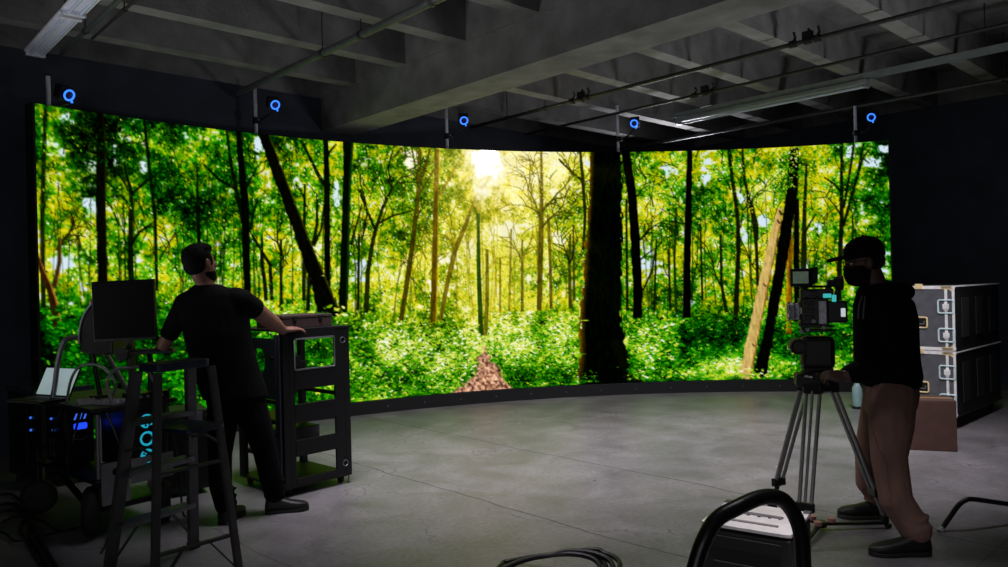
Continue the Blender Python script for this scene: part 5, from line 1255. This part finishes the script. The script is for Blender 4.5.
def hand(b, wrist, fwd, nrm, thumb, curl=.35, size=1.0, spread=.10):
    """palm with four fingers of different lengths and a thumb from its side; nrm: out of the back of the hand, thumb: towards the thumb's side"""
    f = V(fwd).normalized(); n_ = V(nrm); n_ = (n_ - f * n_.dot(f)).normalized(); s = n_.cross(f)
    if s.dot(V(thumb)) < 0: s = -s
    k = size; w = V(wrist)
    b.ovals([(w - f * .015 * k, s * .026 * k, n_ * .019 * k), (w + f * .012 * k, s * .031 * k, n_ * .018 * k), (w + f * .05 * k, s * .041 * k, n_ * .016 * k), (w + f * .085 * k, s * .041 * k, n_ * .013 * k), (w + f * .098 * k, s * .037 * k, n_ * .009 * k)], 16, .8)
    for i, (off, ln, a) in enumerate(((.030, .070, .9), (.0105, .080, .3), (-.0095, .074, -.3), (-.029, .057, -1.))):
        p = w + f * .088 * k + s * off * k; d = (f + s * a * spread).normalized(); c = curl * (.8 + .15 * i); pts = [p - d * .02 * k]; 
        ang = c * .5
        for seg in (.45, .32, .23):
            pts.append(p); dd = d * math.cos(ang) - n_ * math.sin(ang); p = p + dd * ln * seg * k; ang += c
        pts.append(p); b.tube(pts, [.0095 * k, .0095 * k, .0086 * k, .0080 * k, .0064 * k], 10); b.ball(p, .0065 * k, n=8)
    p = w + f * .022 * k + s * .026 * k - n_ * .006 * k; d = (f * .62 + s * .75 - n_ * .25).normalized()
    q = p + d * .04 * k; e = (f * .9 + s * .30 - n_ * .35).normalized(); r = q + e * .032 * k; g = r + (f * .95 + s * .05 - n_ * .4).normalized() * .024 * k
    b.tube([p - d * .015 * k, p, q, r, g], [.014 * k, .0145 * k, .0115 * k, .0095 * k, .0072 * k], 10); b.ball(g, .0074 * k, n=8)
def head(b, c, f, up, scale=1.0):
    """skull, jaw, brow, nose, lips and ears; c: middle of the skull, f: where the face looks"""
    f = V(f).normalized(); up = V(up); up = (up - f * up.dot(f)).normalized(); s = up.cross(f).normalized(); k = scale; c = V(c)
    at = lambda x, y, z: c + f * x * k + s * y * k + up * z * k
    R = Matrix((f, s, up)).transposed()
    b.ball(at(-.012, 0, .03), (.098 * k, .077 * k, .092 * k), R, 20)
    b.ovals([(at(.028, 0, -.125), f * .034 * k, s * .030 * k), (at(.022, 0, -.112), f * .058 * k, s * .046 * k), (at(.016, 0, -.08), f * .074 * k, s * .058 * k), (at(.010, 0, -.04), f * .080 * k, s * .066 * k), (at(.004, 0, .0), f * .086 * k, s * .070 * k), (at(.0, 0, .04), f * .086 * k, s * .070 * k)], 20)
    b.tube([at(.080, -.035, .012), at(.092, 0, .014), at(.080, .035, .012)], [.010 * k, .012 * k, .010 * k], 8)
    b.tube([at(.088, 0, .006), at(.102, 0, -.018), at(.108, 0, -.032), at(.090, 0, -.042)], [.008 * k, .010 * k, .013 * k, .012 * k], 10)
    for e in (-1, 1):
        b.ball(at(.092, .012 * e, -.036), (.010 * k, .009 * k, .008 * k), R, 8)
        b.ball(at(.070, .040 * e, -.028), (.018 * k, .018 * k, .016 * k), R, 10)
        b.ovals([(at(-.002, .070 * e, -.012), f * .016 * k, up * .030 * k), (at(-.010, .084 * e, -.010), f * .018 * k, up * .032 * k), (at(-.012, .088 * e, -.010), f * .014 * k, up * .026 * k)], 12)
    b.tube([at(.080, -.022, -.066), at(.094, 0, -.064), at(.080, .022, -.066)], [.005 * k, .0075 * k, .005 * k], 8)
    b.tube([at(.078, -.020, -.076), at(.090, 0, -.077), at(.078, .020, -.076)], [.005 * k, .008 * k, .005 * k], 8)
    b.ball(at(.070, 0, -.112), (.020 * k, .022 * k, .016 * k), R, 10)
    return at, R
def eyes(at, R, root_body, k=1.0):
    mw = mat('eye white', (190, 184, 178), .3, var=.03, bump=0); md = mat('dark iris', (22, 18, 16), .2, var=.05, bump=0)
    for e in (-1, 1):
        b = MB(); b.ball(at(.074, .031 * e, -.004), .0125 * k, n=10); w_ = b.build('eye', mw, root_body, smooth=True)
        b = MB(); b.ball(at(.0835, .031 * e, -.004), .006 * k, n=8); b.build('iris', md, w_, smooth=True)
        b = MB(); b.tube([at(.088, .016 * e, .018), at(.088, .032 * e, .022), at(.076, .047 * e, .017)], .0045 * k, 6); b.build('eyebrow', m_hair, root_body, smooth=True)
def shoe(root, heel, toe, w=.088, h=.085, sole_m=None, ankle=None):
    heel, toe = V(heel), V(toe); f = (toe - heel); L = f.length; f.normalize(); s = V((-f.y, f.x, 0)).normalized(); u = UP
    z = lambda k, hh: heel + f * (L * k) + u * hh
    b = MB(); rings = []
    for k, hw, top in ((.0, .26, .05), (.03, .38, .085), (.12, .42, .105), (.28, .43, .10), (.42, .45, .082), (.58, .50, .066), (.76, .52, .055), (.9, .42, .046), (.98, .24, .034), (1.0, .12, .026)):
        c = z(k, .016 + top / 2 * h / .085 * .95); rings.append((c, s * (w * hw), u * (top / 2 * h / .085)))
    b.ovals(rings, 18, .75); up_ = b.build('shoe', m_shoe, root, smooth=True, sharp=False)
    b = MB(); out = []
    for k, hw in ((0, .22), (.02, .36), (.12, .44), (.3, .44), (.45, .45), (.6, .52), (.76, .54), (.9, .45), (.97, .28), (1.005, .1)): out.append((k, hw))
    poly = [z(k, .0) + s * (w * q) for k, q in out] + [z(k, .0) - s * (w * q) for k, q in out[::-1]]
    b.prism(poly, u * .024); b.build('sole', sole_m or m_shoe, up_, bevel=.004)
    b = MB()
    for q in (.34, .42, .50):
        b.tube([z(q, .082 - (q - .34) * .16) + s * .026, z(q + .01, .098 - (q - .34) * .17), z(q, .082 - (q - .34) * .16) - s * .026], .0035, 6)
        if q < .5: b.tube([z(q, .082 - (q - .34) * .16) + s * .026, z(q + .04, .092 - (q - .30) * .17), z(q + .08, .082 - (q - .26) * .16) - s * .026], .0035, 6)
    b.build('laces', sole_m or m_dark, up_, smooth=True)
    return up_

def man_at_rack():
    Q = lambda x, y, d: P(x, y, d)
    feet = V((-1.68, 4.96, 0))
    root = thing('person', feet, 'man in black t-shirt and black trousers, back turned, one hand on the rack', 'person')
    lat = V((.97, .24, 0)); fw = V((-.24, .97, 0))
    hd = Q(200.5, 263.5, 4.93); face = V((.46, .86, .14))
    b = MB(); at, R = head(b, hd, face, UP + V((-.10, 0, .0)), 1.04)
    neckb = Q(206, 286, 4.96)
    limb(b, [at(-.025, 0, -.06), neckb.lerp(at(-.02, 0, -.06), .45), neckb + UP * -.03], [.055, .056, .075])
    shl, shr = Q(185, 304, 4.93), Q(242.5, 300, 4.98)
    chest = Q(217, 325, 4.96); belly = Q(227, 368, 4.98); hips = Q(235, 392, 4.99)
    b.ovals([(neckb + UP * .01, lat * .06, fw * .06), (Q(213, 302, 4.96), lat * .15, fw * .085), (Q(215, 315, 4.96), lat * .175, fw * .105), (chest, lat * .17, fw * .112), (Q(222, 348, 4.97), lat * .155, fw * .105), (belly, lat * .150, fw * .10), (hips, lat * .155, fw * .11), (Q(237, 405, 5.0), lat * .14, fw * .10)], 20)
    elL, wrL = Q(164, 345, 4.99), Q(160, 349.5, 5.17)
    limb(b, [shl, shl.lerp(elL, .5), elL], [.060, .052, .044]); limb(b, [elL, elL.lerp(wrL, .4), wrL], [.044, .042, .030])
    keys = V((-.5, .85, 0)).normalized()
    hand(b, wrL, (-.45, .85, .02), (0, 0, 1), (.9, .4, 0), .3)
    corner = rack_at(.03, .06, 1.19 + .018)
    wrR = P(282.5, 330, 5.37); elR = Q(267.5, 319, 5.22)
    limb(b, [shr, shr.lerp(elR, .5), elR], [.068, .062, .056]); limb(b, [elR, elR.lerp(wrR, .35), wrR], [.056, .055, .034])
    hand(b, wrR, (.66, .74, .03), (-.05, -.30, 1), (-.45, .85, .1), .26, 1.15, .22)
    kn = {}
    hL, hR = Q(224, 398, 4.97), Q(248, 396, 5.01); kL, kR = Q(220, 455, 4.92), Q(265, 450, 5.05); aL, aR = V((-1.83, 4.89, .09)), V((-1.575, 5.09, .09))
    for h_, k_, a_ in ((hL, kL, aL), (hR, kR, aR)):
        limb(b, [h_, h_.lerp(k_, .5), k_], [.085, .074, .054]); limb(b, [k_, k_.lerp(a_, .35), a_], [.054, .052, .038])
    limb(b, [aL, aL + V((.0, .10, -.055))], [.034, .018]); limb(b, [aR, aR + V((.11, .02, -.055))], [.034, .018])
    body = b.build('body', m_skin, root, remesh=.0056, relax=3)
    eyes(at, R, root)
    # hair: short, dark, over the back and top of the head
    b = MB(); b.ball(at(-.020, 0, .036), (.104, .084, .098), R, 20); b.ball(at(-.045, 0, -.012), (.070, .076, .062), R, 16)
    b.ball(at(.035, .0, .085), (.060, .066, .044), R, 14)
    for e in (-1, 1): b.ball(at(.024, .062 * e, .012), (.022, .014, .040), R, 10)
    for k in range(26):
        t = k * 2.4; r = .02 + .0028 * k; b.ball(at(-.01 + r * math.cos(t), r * .8 * math.sin(t), .118 - r * .35), (.016, .016, .014), R, 8)
    b.build('hair', m_hair, root, remesh=.006, relax=2)
    b = MB(); b.ovals([(at(.036, 0, -.128), R.col[0] * .030, R.col[1] * .034), (at(.030, 0, -.112), R.col[0] * .060, R.col[1] * .050), (at(.020, 0, -.085), R.col[0] * .074, R.col[1] * .062), (at(.012, 0, -.06), R.col[0] * .076, R.col[1] * .066)], 18); b.build('beard', m_hair, root, smooth=True)
    # t-shirt
    b = MB()
    b.ovals([(neckb + UP * .012, lat * .072, fw * .070), (Q(210, 289, 4.96), lat * .135, fw * .08), (Q(212.5, 295, 4.96), lat * .203, fw * .10), (Q(214, 308, 4.96), lat * .215, fw * .118), (Q(215.5, 320, 4.96), lat * .215, fw * .128), (Q(217.5, 334, 4.96), lat * .212, fw * .138), (Q(221.5, 352, 4.97), lat * .208, fw * .138), (Q(227, 372, 4.98), lat * .212, fw * .136), (Q(233, 388, 4.99), lat * .212, fw * .138), (Q(236, 398, 4.99), lat * .208, fw * .138)], 24)
    sl = shl.lerp(elL, .80); limb(b, [Q(191, 302, 4.94), shl, shl.lerp(elL, .4)], [.080, .074, .066]); b.tube([shl.lerp(elL, .35), sl], [.067, .058], 16)
    sr = shr.lerp(elR, .50); limb(b, [Q(236, 299, 4.98), shr, shr.lerp(elR, .25)], [.080, .074, .073]); b.tube([shr.lerp(elR, .2), sr], [.074, .074], 16)
    b.build('t_shirt', m_shirt, root, remesh=.008, relax=10)
    # trousers
    b = MB(); b.ovals([(Q(233, 386, 4.99), lat * .178, fw * .122), (hips, lat * .185, fw * .128), (Q(236, 402, 4.99), lat * .186, fw * .128), (Q(236.5, 412, 5.0), lat * .165, fw * .11)], 22)
    limb(b, [hL, Q(222, 425, 4.95), kL, Q(220.5, 485, 4.89), aL + UP * .02], [.106, .096, .076, .072, .068]); limb(b, [hR, Q(256, 422, 5.02), kR, Q(271, 478, 5.07), aR + UP * .03], [.106, .098, .080, .074, .068])
    for a_, k_ in ((aL, kL), (aR, kR)):
        for j in range(3): b.ring(a_ + UP * (.03 + .045 * j), (k_ - a_), .064, .008, 16, 6)
    b.build('trousers', m_jean, root, remesh=.008, relax=4)
    shoe(root, V((-1.835, 4.83, .0)), V((-1.80, 5.10, .0)), .095); shoe(root, V((-1.635, 5.065, 0)), V((-1.36, 5.135, 0)), .095)
man_at_rack()

def camera_operator():
    Q = lambda x, y, d: P(x, y, d)
    root = thing('person', V((2.1, 4.35, 0)), 'man in black cap, mask and hoodie operating the cinema camera', 'person')
    fw = V((-.985, .17, 0)).normalized(); lat = V((-.17, -.985, 0)).normalized()   # lat: towards his left, our side
    hd = Q(863.5, 261.5, 4.36); face = V((-.97, .16, -.10))
    b = MB(); at, R = head(b, hd, face, UP + V((.05, 0, 0)), 1.0)
    neckb = Q(877, 290, 4.36)
    limb(b, [at(-.03, 0, -.06), neckb], [.058, .066])
    shn, shf = Q(893, 303, 4.19), Q(880, 300, 4.54)
    tor = [(Q(879, 289, 4.36), fw * .07, lat * .09), (Q(882, 300, 4.36), fw * .095, lat * .155), (Q(884, 315, 4.36), fw * .115, lat * .17), (Q(884.5, 335, 4.36), fw * .118, lat * .165), (Q(886, 358, 4.36), fw * .112, lat * .155), (Q(890, 380, 4.36), fw * .115, lat * .16), (Q(891, 396, 4.36), fw * .11, lat * .15)]
    b.ovals(tor, 20)
    eln, wrn = Q(905, 364, 4.10), Q(848, 377, 4.22); elf, wrf = Q(874, 362, 4.70), Q(842, 376, 4.52)
    limb(b, [shn, shn.lerp(eln, .5), eln], [.062, .054, .046]); limb(b, [eln, eln.lerp(wrn, .4), wrn], [.046, .044, .031])
    limb(b, [shf, shf.lerp(elf, .5), elf], [.06, .052, .046]); limb(b, [elf, elf.lerp(wrf, .4), wrf], [.046, .044, .031])
    hand(b, wrn, (-.90, .36, .10), (.15, -.6, .75), (-.3, .2, .9), .75, 1.02); hand(b, wrf, (-.97, -.05, .10), (0, .6, .75), (0, -.3, .9), .8)
    hn, hf = Q(893, 396, 4.27), Q(884, 394, 4.46); kn, kf = Q(889, 458, 4.14), Q(870, 452, 4.62); an, af = V((2.175, 4.06, .095)), V((2.265, 4.66, .095))
    for h_, k_, a_ in ((hn, kn, an), (hf, kf, af)):
        limb(b, [h_, h_.lerp(k_, .5), k_], [.088, .078, .058]); limb(b, [k_, k_.lerp(a_, .35), a_], [.058, .055, .038])
        limb(b, [a_, a_ + V((-.10, 0, -.06))], [.034, .018])
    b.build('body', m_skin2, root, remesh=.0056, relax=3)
    eyes(at, R, root)
    b = MB()
    for e in (-1, 1): b.tube(rrect(at(.094, .034 * e, -.004), R.col[1], R.col[2], .052, .036, .012), .0028, 6, closed=True)
    b.tube([at(.094, -.009, .0), at(.099, 0, .002), at(.094, .009, .0)], .0028, 6)
    for e in (-1, 1): b.tube([at(.092, .060 * e, .004), at(.05, .073 * e, .004), at(-.01, .080 * e, .004), at(-.02, .081 * e, -.012)], .0026, 6)
    b.build('glasses', m_dark, root, smooth=True)
    # hair below the cap, mask over nose and chin
    b = MB(); b.ball(at(-.035, 0, .0), (.082, .080, .070), R, 18)
    b.build('hair', m_hair, root, smooth=True, sharp=False)
    b = MB(); b.ovals([(at(.024, 0, -.138), R.col[0] * .040, R.col[1] * .040), (at(.034, 0, -.122), R.col[0] * .064, R.col[1] * .054), (at(.038, 0, -.095), R.col[0] * .074, R.col[1] * .066), (at(.034, 0, -.065), R.col[0] * .084, R.col[1] * .070), (at(.028, 0, -.038), R.col[0] * .084, R.col[1] * .072), (at(.030, 0, -.020), R.col[0] * .074, R.col[1] * .066)], 20)
    b.build('face_mask', mat('black mask cloth', (10, 10, 12), .85, var=.2, scale=14, bump=.1, spec=.12), root, smooth=True)
    # cap
    m_cap = mat('black cap', (11, 11, 13), .85, var=.25, scale=20, bump=.1, spec=.12)
    b = MB(); x, y, z = R.col[0], R.col[1], R.col[2]
    b.ovals([(at(-.008, 0, .022), x * .112, y * .092), (at(-.008, 0, .04), x * .114, y * .094), (at(-.010, 0, .075), x * .110, y * .090), (at(-.012, 0, .108), x * .094, y * .078), (at(-.014, 0, .132), x * .066, y * .056), (at(-.014, 0, .144), x * .030, y * .026), (at(-.014, 0, .147), x * .004, y * .004)], 26); cap = b.build('cap', m_cap, root, smooth=True, sharp=False)
    b = MB(); n = 9; top, bot = [], []
    rings = []
    for k in range(n):
        t = k / (n - 1); xx = .06 + .135 * t; hw = .080 * math.sqrt(max(1 - (max(t - .15, 0) / .86) ** 2.2, .02)); row = []
        for j in range(11):
            q = -1 + 2 * j / 10; row.append((xx, q * hw, .040 + .012 * (1 - t) - .016 * q * q - .004 * t))
        rings.append([at(a, c, e + .003) for a, c, e in row] + [at(a, c, e - .003) for a, c, e in row[::-1]])
    b.loft(rings); b.build('brim', m_cap, cap, smooth=True)
    b = MB(); b.ball(at(-.014, 0, .148), .008, n=8); b.build('button', m_cap, cap, smooth=True)
    b = MB(); b.prism(rrect(at(.098, 0, .072), y, z, .05, .034, .01), x * .008); b.build('cap_badge', mat('dark grey patch', (44, 44, 48), .7, var=.2), cap)
    # hoodie
    b = MB()
    b.ovals([(Q(876, 285, 4.36), fw * .085, lat * .095), (Q(880, 292, 4.36), fw * .125, lat * .150), (Q(884, 303, 4.36), fw * .155, lat * .195), (Q(886, 320, 4.36), fw * .165, lat * .205), (Q(886.5, 340, 4.36), fw * .166, lat * .200), (Q(888, 360, 4.36), fw * .165, lat * .195), (Q(890.5, 376, 4.36), fw * .166, lat * .195), (Q(891.5, 386, 4.36), fw * .150, lat * .18)], 24)
    b.ovals([(Q(866, 292, 4.36), fw * .05, lat * .07), (Q(864, 305, 4.36), fw * .055, lat * .11), (Q(863.5, 330, 4.36), fw * .05, lat * .12), (Q(864, 360, 4.36), fw * .05, lat * .12), (Q(868, 380, 4.36), fw * .04, lat * .12)], 16)
    limb(b, [Q(890, 298, 4.26), shn, shn.lerp(eln, .5), eln], [.088, .092, .080, .072]); limb(b, [eln, eln.lerp(wrn, .5), eln.lerp(wrn, .86)], [.072, .064, .046])
    limb(b, [Q(882, 296, 4.46), shf, shf.lerp(elf, .5), elf], [.085, .085, .074, .064]); limb(b, [elf, elf.lerp(wrf, .5), elf.lerp(wrf, .86)], [.064, .056, .044])
    for p, q in (((903, 330), (888, 366)), ((900, 345), (880, 372)), ((910, 352), (896, 374))):
        b.tube([Q(*p, 4.16), Q(*q, 4.15)], [.014, .010], 8)
    b.build('hoodie', m_hood, root, remesh=.0085, relax=4)
    b = MB(); hc = Q(887, 287, 4.36)
    b.tube(curve_pts([hc + lat * .02 + fw * .13 - UP * .02, hc + lat * .10 + fw * .08 + UP * .0, hc + lat * .11 - fw * .01 + UP * .0, hc + lat * .06 - fw * .085 + UP * .0, hc - lat * .06 - fw * .085 + UP * .0, hc - lat * .12 - fw * .02 + UP * .02, hc - lat * .10 + fw * .08, hc - lat * .02 + fw * .13 - UP * .02], 5), .024, 12, ball=True); b.ball(hc - fw * .095 - UP * .03, (.045, .08, .05), n=14); b.build('hood', m_hood, root, remesh=.009, relax=3)
    for e, m_ in ((1, 6), (-1, 5)):
        b = MB(); b.tube(curve_pts([Q(862 + (3 if e > 0 else 0), 296, 4.22 if e > 0 else 4.26), Q(860 + (4 if e > 0 else -1), 306, 4.20 if e > 0 else 4.24), Q(860 + (3 if e > 0 else -2), 319, 4.20 if e > 0 else 4.24)], 5), .0045, 8); b.build('drawstring', mat('grey cord', (92, 90, 94), .7, var=.15), root, smooth=True)
    # trousers
    b = MB(); b.ovals([(Q(890, 380, 4.36), fw * .140, lat * .172), (Q(891, 393, 4.36), fw * .145, lat * .178), (Q(890, 405, 4.36), fw * .14, lat * .17), (Q(889, 414, 4.36), fw * .12, lat * .14)], 22)
    limb(b, [hn, Q(891, 426, 4.20), kn, Q(896, 500, 4.09), an + UP * .03], [.125, .118, .094, .088, .082]); limb(b, [hf, Q(877, 424, 4.54), kf, Q(869, 482, 4.65), af + UP * .05], [.112, .102, .086, .078, .072])
    for a_, k_, r in ((an, kn, .078), (af, kf, .070)):
        for j in range(2): b.ring(a_ + UP * (.03 + .06 * j) + (V((k_.x - a_.x, k_.y - a_.y, 0)) * (.06 * j / .45)), (k_ - a_) + V((0, .05 - .1 * j, .02)), r, .010, 16, 6)
    b.tube([Q(872, 430, 4.10), Q(884, 464, 4.06), Q(890, 500, 4.03)], [.006, .010, .006], 8)
    b.build('trousers', m_khaki, root, remesh=.0085, relax=4)
    shoe(root, V((2.235, 4.035, 0)), V((1.915, 4.045, 0)), .096, sole_m=mat('black rubber sole', (22, 22, 22), .6, var=.2)); shoe(root, V((2.325, 4.66, 0)), V((2.035, 4.70, 0)), .105, sole_m=m_sole)
camera_operator()
